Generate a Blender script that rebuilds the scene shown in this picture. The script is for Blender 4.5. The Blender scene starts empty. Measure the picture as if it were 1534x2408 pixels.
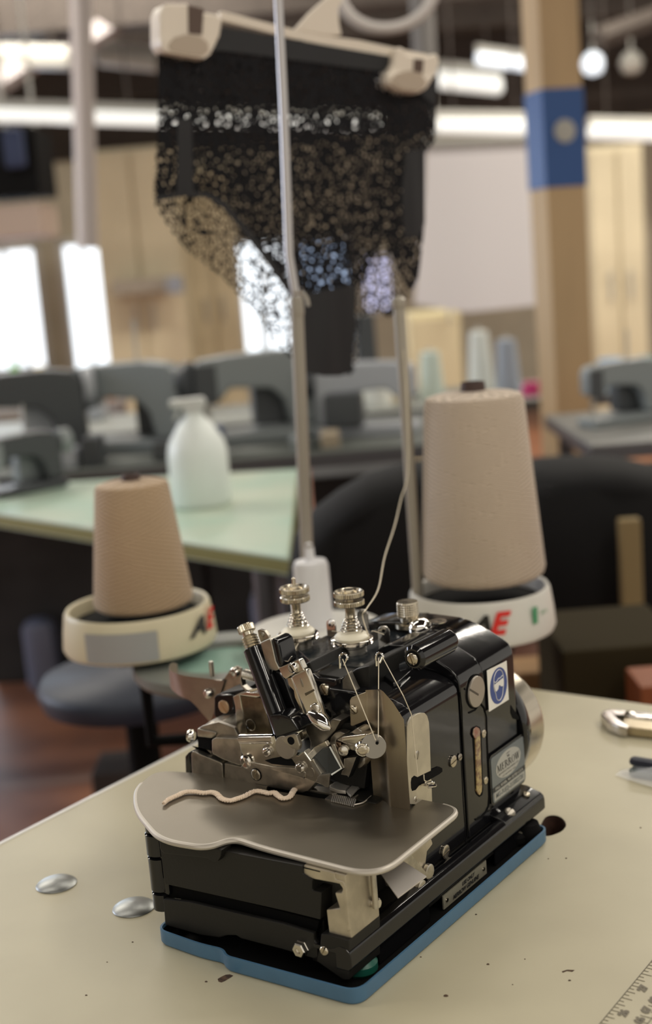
import bpy, bmesh, math, random
from mathutils import Vector, Matrix, Euler
random.seed(7)
SC = bpy.context.scene
COL = SC.collection
PI = math.pi
# ------------------------------------------------------------------ camera
W, H, FPX = 1534, 2408, 3160.0
def _n(v): return Vector(v).normalized()
_vy = _n((3050-767, 425-1204, FPX)); _vx = -_n((-3700-767, 960-1204, FPX))
_vz = _vx.cross(_vy).normalized(); _vx = _vy.cross(_vz).normalized()
R3 = Matrix((_vx, _vy, _vz))                     # camera (x right, y down, z forward) -> world
CAM = Vector((0.49396, -0.67315, 0.5))
cam = bpy.data.cameras.new('camera'); camo = bpy.data.objects.new('camera', cam); COL.objects.link(camo)
cam.sensor_fit = 'VERTICAL'; cam.sensor_height = 36; cam.lens = FPX/H*36
camo.matrix_world = Matrix.Translation(CAM) @ (R3 @ Matrix.Diagonal((1, -1, -1))).to_4x4()
cam.clip_start = .02; cam.clip_end = 100
cam.dof.use_dof = True; cam.dof.focus_distance = 1.0; cam.dof.aperture_fstop = 47.24/11.5
SC.camera = camo
FW = Vector((R3[0][2], R3[1][2], 0)).normalized(); RT = Vector((FW.y, -FW.x, 0))
YAW = math.atan2(RT.y, RT.x)
def room(u, w, z): return Vector((CAM.x, CAM.y, 0)) + RT*u + FW*w + Vector((0, 0, z))
# ------------------------------------------------------------------ world / light / exposure
SC.view_settings.view_transform = 'Standard'; SC.view_settings.look = 'None'
SC.view_settings.gamma = 1; SC.view_settings.exposure = 0.32; SC.view_settings.use_curve_mapping = False
wd = bpy.data.worlds.new('world'); SC.world = wd; wd.use_nodes = True
bg = wd.node_tree.nodes['Background']; bg.inputs[0].default_value = (1.0, .93, .82, 1); bg.inputs[1].default_value = .62
def area(name, loc, target, sx, sy, power, col=(1, .93, .82), parent=None):
    l = bpy.data.lights.new(name, 'AREA'); l.shape = 'RECTANGLE'; l.size = sx; l.size_y = sy; l.energy = power; l.color = col
    o = bpy.data.objects.new(name, l); COL.objects.link(o)
    d = Vector(target)-Vector(loc)
    m = Matrix.Translation(loc) @ d.to_track_quat('-Z', 'Y').to_matrix().to_4x4()
    o.matrix_world = m
    return o
# ------------------------------------------------------------------ back projection of a pixel onto a real plane
def ray(px, py): return R3 @ Vector((px-767, py-1204, FPX))
def on(px, py, ax, v):
    d = ray(px, py); i = 'xyz'.index(ax); return CAM + d*((v-CAM[i])/d[i])
def atw(px, py, w): d = ray(px, py); return CAM + d*(w/d.dot(FW))
def onp(px, py, p0, nn): d = ray(px, py); return CAM + d*((p0-CAM).dot(nn)/d.dot(nn))
def uz(px, py, w): p = atw(px, py, w); return (p-CAM).dot(RT), p.z
# ------------------------------------------------------------------ materials
def M(name, col, rough=.5, metal=0., noise=0., nscale=40., bump=0., bscale=200., coat=0., emit=None, estr=1., aniso=0., trans=0., alpha=1., c2=None, stretch=None, spec=None, sheen=0.):
    m = bpy.data.materials.new(name); m.use_nodes = True; nt = m.node_tree; b = nt.nodes['Principled BSDF']
    b.inputs['Base Color'].default_value = (*col, 1); b.inputs['Roughness'].default_value = rough; b.inputs['Metallic'].default_value = metal
    if coat: b.inputs['Coat Weight'].default_value = coat; b.inputs['Coat Roughness'].default_value = .05
    if emit: b.inputs['Emission Color'].default_value = (*emit, 1); b.inputs['Emission Strength'].default_value = estr
    if trans: b.inputs['Transmission Weight'].default_value = trans
    if spec is not None: b.inputs['Specular IOR Level'].default_value = spec
    if sheen: b.inputs['Sheen Weight'].default_value = sheen
    if alpha < 1: b.inputs['Alpha'].default_value = alpha
    tc = nt.nodes.new('ShaderNodeTexCoord'); src = tc.outputs['Object']
    if stretch:
        mp = nt.nodes.new('ShaderNodeMapping'); mp.inputs['Scale'].default_value = stretch; nt.links.new(src, mp.inputs[0]); src = mp.outputs[0]
    if noise or c2:
        nz = nt.nodes.new('ShaderNodeTexNoise'); nz.inputs['Scale'].default_value = nscale; nz.inputs['Detail'].default_value = 5
        nt.links.new(src, nz.inputs['Vector'])
        mx = nt.nodes.new('ShaderNodeMix'); mx.data_type = 'RGBA'
        k = c2 or tuple(c*(1-noise) for c in col)
        mx.inputs[6].default_value = (*col, 1); mx.inputs[7].default_value = (*k, 1)
        cr = nt.nodes.new('ShaderNodeMapRange'); cr.inputs[1].default_value = .38; cr.inputs[2].default_value = .62
        nt.links.new(nz.outputs[0], cr.inputs[0]); nt.links.new(cr.outputs[0], mx.inputs[0]); nt.links.new(mx.outputs[2], b.inputs['Base Color'])
    if bump:
        n2 = nt.nodes.new('ShaderNodeTexNoise'); n2.inputs['Scale'].default_value = bscale; n2.inputs['Detail'].default_value = 3
        nt.links.new(src, n2.inputs['Vector'])
        bp = nt.nodes.new('ShaderNodeBump'); bp.inputs['Strength'].default_value = bump; bp.inputs['Distance'].default_value = .001
        nt.links.new(n2.outputs[0], bp.inputs['Height']); nt.links.new(bp.outputs[0], b.inputs['Normal'])
    return m
black = M('black_enamel', (.006, .006, .007), .09, bump=.08, bscale=60, spec=.6)
blackside = M('black_enamel_side', (.012, .012, .011), .22, bump=.12, bscale=45, spec=.7)
blackmat = M('black_paint_satin', (.009, .0085, .0075), .45, bump=.1, bscale=400, spec=.35)
blackdull = M('black_dull', (.004, .004, .004), .8, spec=.12)
steel = M('brushed_steel', (.58, .545, .48), .30, 1, noise=.25, nscale=120)
steeld = M('dull_steel', (.43, .395, .34), .38, 1, noise=.3, nscale=90)
nickel = M('nickel_plate', (.72, .68, .60), .20, 1, noise=.10, nscale=60)
chrome = M('chrome', (.78, .75, .70), .07, 1)
brass = M('warm_nickel', (.60, .54, .43), .24, 1)
alum = M('cast_aluminium', (.60, .54, .43), .42, .85, noise=.22, nscale=50, bump=.2, bscale=250)
platem = M('work_plate_steel', (.29, .26, .21), .40, 1, noise=.10, nscale=8, bump=.03, bscale=900)
rimm = M('plate_rim', (.52, .48, .42), .42, .6)
covst = M('cover_steel', (.44, .38, .29), .34, 1, noise=.15, nscale=30, stretch=(1, 1, .15))
slidem = M('slide_plate', (.62, .57, .46), .40, .8, noise=.15, nscale=60)
bluep = M('blue_paint', (.07, .165, .275), .42, noise=.08, nscale=60)
cream = M('cream_ceramic', (.80, .75, .60), .35)
white = M('white_plastic', (.74, .74, .76), .35)
screwm = M('screw_steel', (.62, .56, .45), .25, 1, noise=.2, nscale=200)
tablem = M('table_laminate', (.485, .445, .315), .42, noise=.07, nscale=7, bump=.02, bscale=500, c2=(.445, .405, .285))
edgem = M('table_edge_band', (.70, .69, .66), .3)
inkm = M('ruler_ink', (.16, .14, .10), .6)
woodin = M('hole_fibreboard', (.055, .022, .012), .9, noise=.5, nscale=90, bump=.5)
chipm = M('chip_fibreboard', (.10, .055, .03), .9, noise=.6, nscale=300)
glass = M('clear_acrylic', (.95, .97, .95), .03, trans=1.)
greenm = M('green_rubber', (.01, .10, .07), .4)
yarn = M('beige_yarn', (.60, .47, .35), .85, noise=.12, nscale=200, bump=.3, bscale=900, sheen=.3)
threadm = M('natural_thread', (.62, .55, .42), .8)
# ------------------------------------------------------------------ object helpers
def finish(bm, mat, name, smooth=35):
    bmesh.ops.remove_doubles(bm, verts=bm.verts, dist=1e-7)
    bmesh.ops.recalc_face_normals(bm, faces=bm.faces)
    me = bpy.data.meshes.new(name); bm.to_mesh(me); bm.free()
    me.materials.append(mat)
    if smooth:
        me.polygons.foreach_set('use_smooth', [True]*len(me.polygons))
        me.set_sharp_from_angle(angle=math.radians(smooth))
    return me
WM = {}                                           # world matrix of every object that may be a parent
def obj(name, bm, mat, parent=None, label=None, cat=None, group=None, kind=None, smooth=35):
    """vertices are given in world space"""
    me = bm if isinstance(bm, bpy.types.Mesh) else finish(bm, mat, name, smooth)
    o = bpy.data.objects.new(name, me); COL.objects.link(o)
    if 0 < smooth < 60 and len(me.polygons) < 4000:
        wn = o.modifiers.new('weighted_normals', 'WEIGHTED_NORMAL'); wn.keep_sharp = True; wn.weight = 100
    if parent is not None:
        o.parent = parent; o.matrix_parent_inverse = WM[parent.name].inverted(); WM[o.name] = Matrix()
    else:
        xs = [v.co for v in me.vertices]
        c = Vector(((min(v.x for v in xs)+max(v.x for v in xs))/2, (min(v.y for v in xs)+max(v.y for v in xs))/2, min(v.z for v in xs)))
        me.transform(Matrix.Translation(-c)); o.location = c; WM[o.name] = Matrix.Translation(c)
    tag(o, label, cat, group, kind)
    return o
def tag(o, label=None, cat=None, group=None, kind=None):
    if label: o['label'] = label
    if cat: o['category'] = cat
    if group: o['group'] = group
    if kind: o['kind'] = kind
    return o
def thing(name, label, cat, loc, rz=0, group=None):
    o = bpy.data.objects.new(name, None); COL.objects.link(o); o.empty_display_size = .02
    o.location = loc; o.rotation_euler = (0, 0, rz)
    WM[o.name] = Matrix.Translation(loc) @ Matrix.Rotation(rz, 4, 'Z')
    return tag(o, label, cat, group)
def kids(o): return [c for c in bpy.data.objects if c.parent == o]
def dup(root, shift=None, label=None, rz=0, scale=None, group=None):
    r = root.copy(); COL.objects.link(r)
    def rec(a, b):
        for ch in kids(a):
            c = ch.copy(); COL.objects.link(c); c.parent = b; rec(ch, c)
    rec(root, r)
    if shift is not None: r.location = Vector(root.location)+Vector(shift)
    r.rotation_euler.z += rz
    if scale: r.scale = (scale,)*3
    if label: r['label'] = label
    if group: r['group'] = group
    return r
def bevel(bm, w, seg=2, ang=30):
    if w <= 0: return bm
    bmesh.ops.recalc_face_normals(bm, faces=bm.faces)
    es = [e for e in bm.edges if len(e.link_faces) == 2 and e.calc_face_angle(0) > math.radians(ang)]
    bmesh.ops.bevel(bm, geom=es, offset=w, segments=seg, profile=.5, affect='EDGES', clamp_overlap=True)
    return bm
def prism(pts, vec, bv=0., seg=2, bm=None):
    b = bmesh.new(); vec = Vector(vec)
    a = [b.verts.new(Vector(p)) for p in pts]; c = [b.verts.new(Vector(p)+vec) for p in pts]
    n = len(pts)
    b.faces.new(a); b.faces.new(c[::-1])
    for i in range(n): b.faces.new((a[i], a[(i+1) % n], c[(i+1) % n], c[i]))
    bevel(b, bv, seg)
    return merge(bm, b) if bm is not None else b
def merge(bm, b):
    me = bpy.data.meshes.new('t'); b.to_mesh(me); b.free(); bm.from_mesh(me); bpy.data.meshes.remove(me); return bm
def box(lo, hi, bv=0., bm=None, seg=2):
    x0, y0, z0 = lo; x1, y1, z1 = hi
    return prism([(x0, y0, z0), (x1, y0, z0), (x1, y1, z0), (x0, y1, z0)], (0, 0, z1-z0), bv, seg, bm)
def frame(o, d, up=(0, 0, 1)):
    d = Vector(d).normalized(); u = Vector(up)
    if abs(d.dot(u)) > .98: u = Vector((1, 0, 0))
    x = u.cross(d).normalized(); y = d.cross(x)
    m = Matrix((x, y, d)).transposed().to_4x4(); return Matrix.Translation(Vector(o)) @ m
def lathe(prof, o=(0, 0, 0), d=(0, 0, 1), n=32, bm=None, knurl=None, cap=True):
    b = bmesh.new(); F = frame(o, d); rings = []
    for k, (r, z) in enumerate(prof):
        ring = []
        for i in range(n):
            rr = r
            if knurl and knurl[0] <= k <= knurl[1] and i % 2: rr = r*(1-knurl[2])
            a = 2*PI*i/n; ring.append(b.verts.new(F @ Vector((rr*math.cos(a), rr*math.sin(a), z))))
        rings.append(ring)
    for p, q in zip(rings, rings[1:]):
        for i in range(n): b.faces.new((p[i], p[(i+1) % n], q[(i+1) % n], q[i]))
    if cap:
        if prof[0][0] > 1e-6: b.faces.new(rings[0][::-1])
        if prof[-1][0] > 1e-6: b.faces.new(rings[-1])
    return merge(bm, b) if bm is not None else b
def tube(pts, r, n=8, bm=None, rad=None, closed=False):
    b = bmesh.new(); pts = [Vector(p) for p in pts]; N = len(pts); rings = []; up = None
    for i, p in enumerate(pts):
        t = (pts[min(i+1, N-1)]-pts[max(i-1, 0)]).normalized()
        if up is None: up = Vector((0, 0, 1)) if abs(t.z) < .9 else Vector((1, 0, 0))
        x = up.cross(t)
        if x.length < 1e-6: x = Vector((1, 0, 0)).cross(t)
        x.normalize(); y = t.cross(x); up = y
        rr = rad[i] if rad else r
        rings.append([b.verts.new(p+x*rr*math.cos(2*PI*k/n)+y*rr*math.sin(2*PI*k/n)) for k in range(n)])
    for p, q in zip(rings, rings[1:]):
        for i in range(n): b.faces.new((p[i], p[(i+1) % n], q[(i+1) % n], q[i]))
    b.faces.new(rings[0][::-1]); b.faces.new(rings[-1])
    return merge(bm, b) if bm is not None else b
def smoothpath(pts, k=6):
    pts = [Vector(p) for p in pts]; out = []
    for i in range(len(pts)-1):
        p0 = pts[max(i-1, 0)]; p1 = pts[i]; p2 = pts[i+1]; p3 = pts[min(i+2, len(pts)-1)]
        for j in range(k):
            t = j/k
            out.append(.5*((2*p1)+(p2-p0)*t+(2*p0-5*p1+4*p2-p3)*t*t+(3*p1-p0-3*p2+p3)*t**3))
    out.append(pts[-1]); return out
def poly(pl, ax, v): return [on(x, y, ax, v) for x, y in pl]
def Z3(x, y): return (300+x*.365, 1800+y*.365)
def ZA(x, y): return (380+x*.339, 1340+y*.339)
def Z2(x, y): return (780+x*.352, 1340+y*.352)
def Z4(x, y): return (780+x*.365, 1800+y*.365)
def Z5(x, y): return (560+x*.2216, 1440+y*.2216)
def Z6(x, y): return (420+x*.3129, 1660+y*.3129)
def ZT(x, y): return (690+x*.1434, 1700+y*.1434)
def ZL(x, y): return (380+x*.2216, 1440+y*.2216)
def ZS(x, y): return (960+x/4.3, 1560+y/4.3)
def C(conv, pl): return [conv(*p) for p in pl]
AXV = {'y': Vector((0, 1, 0)), 'x': Vector((-1, 0, 0)), 'z': Vector((0, 0, -1))}
def slab(name, conv, pl, ax, v, th, mat, parent, bv=.0007, label=None, zmax=None):
    pp = poly(C(conv, pl) if conv else pl, ax, v)
    if zmax: pp = [Vector((q.x, q.y, min(q.z, zmax))) for q in pp]
    return obj(name, prism(pp, AXV[ax]*th, bv), mat, parent, label)
def screw(parent, p, d, r, slot=0., dome=.35, mat=None, name='screw', base=True, inset=.35):
    """slotted screw head: two half domes either side of a real slot, on a thin disc"""
    p = Vector(p); F = frame(p, d) @ Matrix.Rotation(slot, 4, 'Z'); b = bmesh.new(); g = r*.13; h = r*dome
    for s in (1, -1):
        rows = []
        for k in range(4):
            f = k/3; rr = r*math.cos(f*.95); z = h*math.sin(f*1.1)/math.sin(1.1)+r*.12
            x0 = math.acos(min(1, g/rr)) if rr > g else 0
            rows.append([F @ Vector((rr*math.sin(-x0+2*x0*i/12), s*rr*math.cos(-x0+2*x0*i/12), z)) for i in range(13)])
        base_ = [F @ Vector((r*math.sin(-1.44+2.88*i/12), s*r*math.cos(-1.44+2.88*i/12), -r*.1)) for i in range(13)]
        rows = [base_]+rows
        vs = [[b.verts.new(q) for q in row] for row in rows]
        for a, c in zip(vs, vs[1:]):
            for i in range(12): b.faces.new((a[i], a[i+1], c[i+1], c[i]))
        b.faces.new(vs[-1]); b.faces.new([row[0] for row in vs]+[row[-1] for row in vs[::-1]])
    if base: lathe([(r*.97, -r*.15), (r*.97, r*.08)], p, d, 24, b)
    return obj(name, b, mat or screwm, parent)
VX, VY, VZ = Vector((1, 0, 0)), Vector((0, 1, 0)), Vector((0, 0, 1))
def textmesh(s, size, bold=0., shear=0., spacing=1.):
    cu = bpy.data.curves.new('t', 'FONT'); cu.body = s; cu.size = size; cu.offset = bold; cu.shear = shear; cu.space_character = spacing
    cu.align_x = 'CENTER'; cu.align_y = 'CENTER'; cu.resolution_u = 3
    o = bpy.data.objects.new('t', cu); COL.objects.link(o); dg = bpy.context.evaluated_depsgraph_get(); dg.update()
    me = bpy.data.meshes.new_from_object(o.evaluated_get(dg), depsgraph=dg)
    b = bmesh.new(); b.from_mesh(me); bpy.data.objects.remove(o); bpy.data.curves.remove(cu); bpy.data.meshes.remove(me)
    return b
def text(name, s, size, origin, ex, ey, mat, parent, bold=0., shear=0., spacing=1., wfit=None, lift=.00015):
    b = textmesh(s, size, bold, shear, spacing); ex = Vector(ex).normalized(); ey = Vector(ey).normalized(); nz = ex.cross(ey)
    if wfit:
        xs = [v.co.x for v in b.verts]; k = wfit/(max(xs)-min(xs))
        for v in b.verts: v.co.x *= k
    o = Vector(origin)
    for v in b.verts: v.co = o+ex*v.co.x+ey*v.co.y+nz*lift
    return obj(name, b, mat, parent, smooth=0)
def textcyl(name, s, size, c, r, ang, z, mat, parent, bold=0., shear=0., wfit=None, slope=0.):
    b = textmesh(s, size, bold, shear)
    if wfit:
        xs = [v.co.x for v in b.verts]; k = wfit/(max(xs)-min(xs))
        for v in b.verts: v.co.x *= k
    bmesh.ops.triangulate(b, faces=b.faces)
    for v in b.verts:
        zz = v.co.y; a = ang+v.co.x/r; rr = r-slope*(zz+z-c[2])+.0006
        v.co = Vector((c[0]+rr*math.cos(a), c[1]+rr*math.sin(a), z+zz))
    return obj(name, b, mat, parent, smooth=0)
# ================================================================== ROOM SHELL
floorm = M('floor_boards', (.34, .14, .07), .5, c2=(.17, .075, .05), nscale=2.2)
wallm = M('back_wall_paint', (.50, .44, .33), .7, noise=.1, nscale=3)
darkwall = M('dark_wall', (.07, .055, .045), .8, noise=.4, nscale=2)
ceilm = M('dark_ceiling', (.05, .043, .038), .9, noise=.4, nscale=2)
HZ, FZ = 2.7, -.76
def rbox(name, u0, u1, w0, w1, z0, z1, mat, parent=None, bv=0., **k):
    pts = [room(u0, w0, z0), room(u1, w0, z0), room(u1, w1, z0), room(u0, w1, z0)]
    return obj(name, prism(pts, (0, 0, z1-z0), bv), mat, parent, **k)
def rpx(name, x0, y0, x1, y1, w, dep, mat, parent=None, bv=0., zb=None, zt=None, **k):
    """box whose front face fills the given picture rectangle at real distance w in front of the lens"""
    xm, ym = (x0+x1)/2, (y0+y1)/2
    u0 = uz(x0, ym, w)[0]; u1 = uz(x1, ym, w)[0]; z1 = uz(xm, y0, w)[1]; z0 = uz(xm, y1, w)[1]
    if zb is not None: z0 = zb
    if zt is not None: z1 = zt
    return rbox(name, u0, u1, w, w+dep, z0, z1, mat, parent, bv, **k)
rbox('floor', -6, 6, -3, 12, FZ-.1, FZ, floorm, kind='structure')
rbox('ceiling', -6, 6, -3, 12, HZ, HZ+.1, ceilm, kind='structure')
# back wall with window openings (two left, three behind the hanging garment)
BW = 11.
wins = []
for (x0, x1, y0, y1) in ((-60, 108, 575, 880), (150, 262, 560, 890), (556, 690, 556, 838), (700, 835, 556, 730), (845, 930, 590, 740)):
    xm, ym = (x0+x1)/2, (y0+y1)/2
    wins.append((uz(x0, ym, BW)[0], uz(x1, ym, BW)[0], uz(xm, y1, BW)[1], uz(xm, y0, BW)[1]))
us = sorted({-6, 6, *[w[0] for w in wins], *[w[1] for w in wins]})
b = bmesh.new()
SPL = uz(767, 330, BW)[1]
for u0, u1 in zip(us, us[1:]):
    hole = [w for w in wins if w[0] <= u0+1e-6 and w[1] >= u1-1e-6]
    spans = [(FZ, SPL)] if not hole else [(FZ, hole[0][2]), (hole[0][3], SPL)]
    for a, c in spans:
        prism([room(u0, BW, a), room(u1, BW, a), room(u1, BW+.15, a), room(u0, BW+.15, a)], (0, 0, c-a), bm=b)
obj('wall_back', b, wallm, kind='structure')
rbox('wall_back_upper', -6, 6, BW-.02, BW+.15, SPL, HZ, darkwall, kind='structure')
wframe = M('window_frame_paint', (.62, .60, .56), .5)
skyg = M('daylight_pane', (.9, .95, 1.), .2, emit=(.86, .93, 1.0), estr=1.35)
skyb = M('daylight_pane_blue', (.6, .75, 1.), .2, emit=(.50, .68, 1.0), estr=.62)
skyv = M('daylight_pane_lavender', (.7, .7, 1.), .2, emit=(.62, .64, .9), estr=.7)
for i, (u0, u1, z0, z1) in enumerate(wins):
    t = 0.05; b = bmesh.new()
    for (a0, a1, c0, c1) in ((u0, u0+t, z0, z1), (u1-t, u1, z0, z1), (u0, u1, z0, z0+t), (u0, u1, z1-t, z1), ((u0+u1)/2-.015, (u0+u1)/2+.015, z0, z1)):
        prism([room(a0, BW-.03, c0), room(a1, BW-.03, c0), room(a1, BW+.05, c0), room(a0, BW+.05, c0)], (0, 0, c1-c0), bm=b)
    fr = obj('window_%d' % (i+1), b, wframe, kind='structure')
    rbox('pane', u0+t, u1-t, BW+.04, BW+.05, z0+t, z1-t, (skyg, skyg, skyg, skyb, skyv)[i], fr)
area('window_daylight', room(-3.2, 9.5, .9), CAM, 3, 1.6, 60, (.75, .86, 1.))
rbox('wall_left', -5.3, -5.15, -3, 11, FZ, HZ, wallm, kind='structure')
b = bmesh.new()  # unseen side window, added for pale bluish light from the left
for (w0, w1, z0, z1) in ((2.0, 2.06, .1, 1.9), (4.94, 5.0, .1, 1.9), (2.0, 5.0, .1, .16), (2.0, 5.0, 1.84, 1.9), (3.47, 3.53, .1, 1.9)):
    prism([room(-5.16, w0, z0), room(-5.09, w0, z0), room(-5.09, w1, z0), room(-5.16, w1, z0)], (0, 0, z1-z0), bm=b)
fr = obj('window_6', b, wframe, kind='structure')
rbox('pane', -5.145, -5.14, 2.05, 4.95, .15, 1.85, skyg, fr)
area('window_daylight', room(-5.05, 3.5, 1.), room(0, 1., .0), 2.8, 1.6, 90, (.72, .80, 1.))  # added fill light just inside the unseen side window
# ceiling beams: dark joists and pale diagonal braces
beamm = M('dark_beam', (.075, .06, .05), .8, noise=.3)
braceb = M('grey_painted_brace', (.34, .31, .31), .7)
for i, (x, y, w) in enumerate(((767, 90, 9.5), (767, 190, 10.3), (767, 20, 8.2))):
    z = uz(x, y, w)[1]; rbox('trim_%d' % (i+1), -6, 6, w, w+.2, z, z+.25, beamm, kind='structure')
def bar(name, pa, pb, r, mat, parent=None, n=4, **k): return obj(name, tube([pa, pb], r, n), mat, parent, **k)
bar('roof_brace', atw(-20, 205, 8.0), atw(250, 30, 8.8), .07, braceb, label='pale grey diagonal roof brace at the upper left', cat='beam')
bar('roof_brace', atw(180, 110, 8.), atw(330, 15, 8.6), .07, braceb, label='grey diagonal roof brace just left of the garment hanger', cat='beam')
bar('roof_brace', atw(1405, 90, 7.8), atw(1600, 20, 8.2), .06, beamm, label='dark brown diagonal roof brace right of the wooden post', cat='beam')
# hanging fluorescent fixtures seen in the distance
lampw = M('lamp_diffuser', (.8, .8, .76), .4, emit=(.93, .95, .9), estr=.55)
lamphi = M('lamp_diffuser_bright', (.8, .8, .8), .4, emit=(.75, .88, 1.), estr=.8)
lampdim = M('lamp_housing_grey', (.42, .41, .37), .5)
def fixture(x0, y0, x1, y1, th, w, mat, label, w2=None):
    a = atw(x0, y0, w); c = atw(x1, y1, w2 or w); t = thing('ceiling_light', label, 'ceiling light', (a+c)/2)
    d = (c-a).normalized(); up = VZ
    r = th/FPX*w/2
    sd = d.cross(up).normalized()
    pts = [a-sd*r-up*r, a+sd*r-up*r, a+sd*r+up*r*.2, a-sd*r+up*r*.2]
    obj('diffuser', prism(pts, c-a, r*.3), mat, t)
    pts = [a-sd*r*.7+up*r*.2, a+sd*r*.7+up*r*.2, a+sd*r*.4+up*r, a-sd*r*.4+up*r]
    obj('housing', prism(pts, c-a, 0), lampdim, t)
    for q in (.2, .8):
        p = a+(c-a)*q+up*r; obj('hanging_rod', tube([p, Vector((p.x, p.y, HZ))], .005, 5), beamm, t)
    return t
fixture(-80, 258, 400, 272, 48, 7., lampw, 'long white hanging lamp crossing behind the upper left of the garment')
fixture(380, 272, 900, 284, 40, 7.3, lampw, 'long white hanging lamp seen through the lace of the garment')
fixture(1020, 286, 1262, 290, 50, 7.4, lampw, 'white hanging lamp between the garment and the wooden post')
fixture(1385, 300, 1600, 306, 50, 7.2, lampw, 'white hanging lamp at the right edge beyond the wooden post')
fixture(1120, 128, 1245, 145, 42, 8.4, lamphi, 'bright bluish lamp right of the hanger clip')
fixture(1030, 175, 1180, 190, 60, 8.8, lampw, 'dull greenish white lamp under the bright bluish lamp')
fixture(-40, 75, 170, 85, 70, 8.6, lampdim, 'dull grey lamp at the upper left corner')
fixture(-40, 130, 165, 135, 50, 8.2, lampdim, 'pinkish grey lamp housing under the corner lamp')
fixture(225, 125, 370, 140, 52, 8.8, lampdim, 'short dull lamp housing left of the hanger clip')
for (x, y, lb) in ((1395, 150, 'round bright lamp just right of the wooden post'), (1485, 148, 'round dimmer lamp at the right edge above the long lamp')):
    p = atw(x, y, 8.5)
    t = thing('round_lamp', lb, 'ceiling light', p)
    obj('bulb_globe', lathe([(.001, -.07), (.05, -.055), (.075, 0), (.05, .05), (.02, .07)], p, n=20), lamphi if x < 1450 else lampdim, t)
    obj('hanging_rod', tube([p+VZ*.07, Vector((p.x, p.y, HZ))], .008, 5), lampdim, t)
# out-of-frame shop lights over the table; last two added to brighten the background
def strip(u, w, z, ln, power, yaw, label, wid=.16):
    c = room(u, w, z); t = thing('strip_light', label, 'ceiling light', c, YAW+yaw, 'fluorescent strip lights')
    Rz = Matrix.Translation(c) @ Matrix.Rotation(YAW+yaw, 4, 'Z')
    b = bmesh.new(); prism([Rz @ Vector(q) for q in ((-ln/2, -.1, .01), (ln/2, -.1, .01), (ln/2, .1, .01), (-ln/2, .1, .01))], (0, 0, .06), 0, bm=b)
    obj('housing', b, lampdim, t)
    l = area('tube_light', c, c-VZ, ln, wid, power); l.matrix_world = Rz
STRIPS = [(-1.6, 1.4, 1.9, 2.4, 9, 0), (.9, 2.4, 2.0, 2.4, 14, 0), (-.3, -.6, 1.9, 2.4, 14, 0), (1.4, .2, 1.9, 2.4, 22, PI/2), (-2.6, 4.4, 2.45, 2.4, 70, 0), (2.6, 4.6, 2.5, 2.4, 60, 0), (-1.2, 7.7, 2.62, 2.0, 70, 0), (2.4, 7.0, 2.5, 2.4, 80, 0)]
SWHERE = ['fluorescent strip light above and to the left of the thread stand', 'fluorescent strip light above the black jackets', 'fluorescent strip light above the front of the sewing table', 'fluorescent strip light along the right side of the sewing table', 'fluorescent strip light above the left end of the machine tables', 'fluorescent strip light above the right end of the machine tables', 'bright strip light hanging before the cream cupboards at the upper left', 'fluorescent strip light hanging before the right cream cupboard']
for s, lb in zip(STRIPS, SWHERE): strip(*s, lb)
# ================================================================== WORK TABLE
tb = thing('work_table', 'cream laminate sewing table in the foreground, black machine standing on it', 'table', (.35, -.1, FZ))
b = bmesh.new()
outer = [(-.44, -1.0), (1.25, -1.0), (1.25, .64), (-.44, .64)]
hc = [on(x, y, 'z', 0) for x, y in ((1270, 1945), (1283, 1922), (1302, 1917), (1320, 1922), (1330, 1933), (1331, 1944), (1318, 1957), (1290, 1966), (1272, 1962))]
hole = [(p.x, p.y) for p in smoothpath(hc+[hc[0]], 3)[:-1]]
def ring(pts, z): return [b.verts.new((x, y, z)) for x, y in pts]
T0, T1, B0, B1 = ring(outer, 0), ring(hole, 0), ring(outer, -.03), ring(hole, -.03)
for o_, h_ in ((T0, T1), (B0, B1)):
    es = [b.edges.new((r[i], r[(i+1) % len(r)])) for r in (o_, h_) for i in range(len(r))]
    bmesh.ops.triangle_fill(b, edges=es, use_beauty=True)
for i in range(4): b.faces.new((T0[i], T0[(i+1) % 4], B0[(i+1) % 4], B0[i]))
obj('tabletop', b, tablem, tb)
hw = bmesh.new(); n = len(hole)
u_ = [hw.verts.new((x, y, -.001)) for x, y in hole]; l_ = [hw.verts.new((x, y, -.0295)) for x, y in hole]
for i in range(n): hw.faces.new((u_[i], u_[(i+1) % n], l_[(i+1) % n], l_[i]))
hw.faces.new(l_)
obj('hole_lining', hw, woodin, tb)
obj('edge_band', prism([(-.4445, -1, -.031), (-.4395, -1, -.031), (-.4395, .645, -.031), (-.4445, .645, -.031)], (0, 0, .0318), .001), edgem, tb)
grey = M('grey_steel_frame', (.10, .10, .11), .4, .5)
for y in (-.8, .45):
    for x in (-.3, 1.1):
        obj('leg', box((x-.025, y-.025, FZ), (x+.025, y+.025, -.03)), grey, tb)
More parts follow.
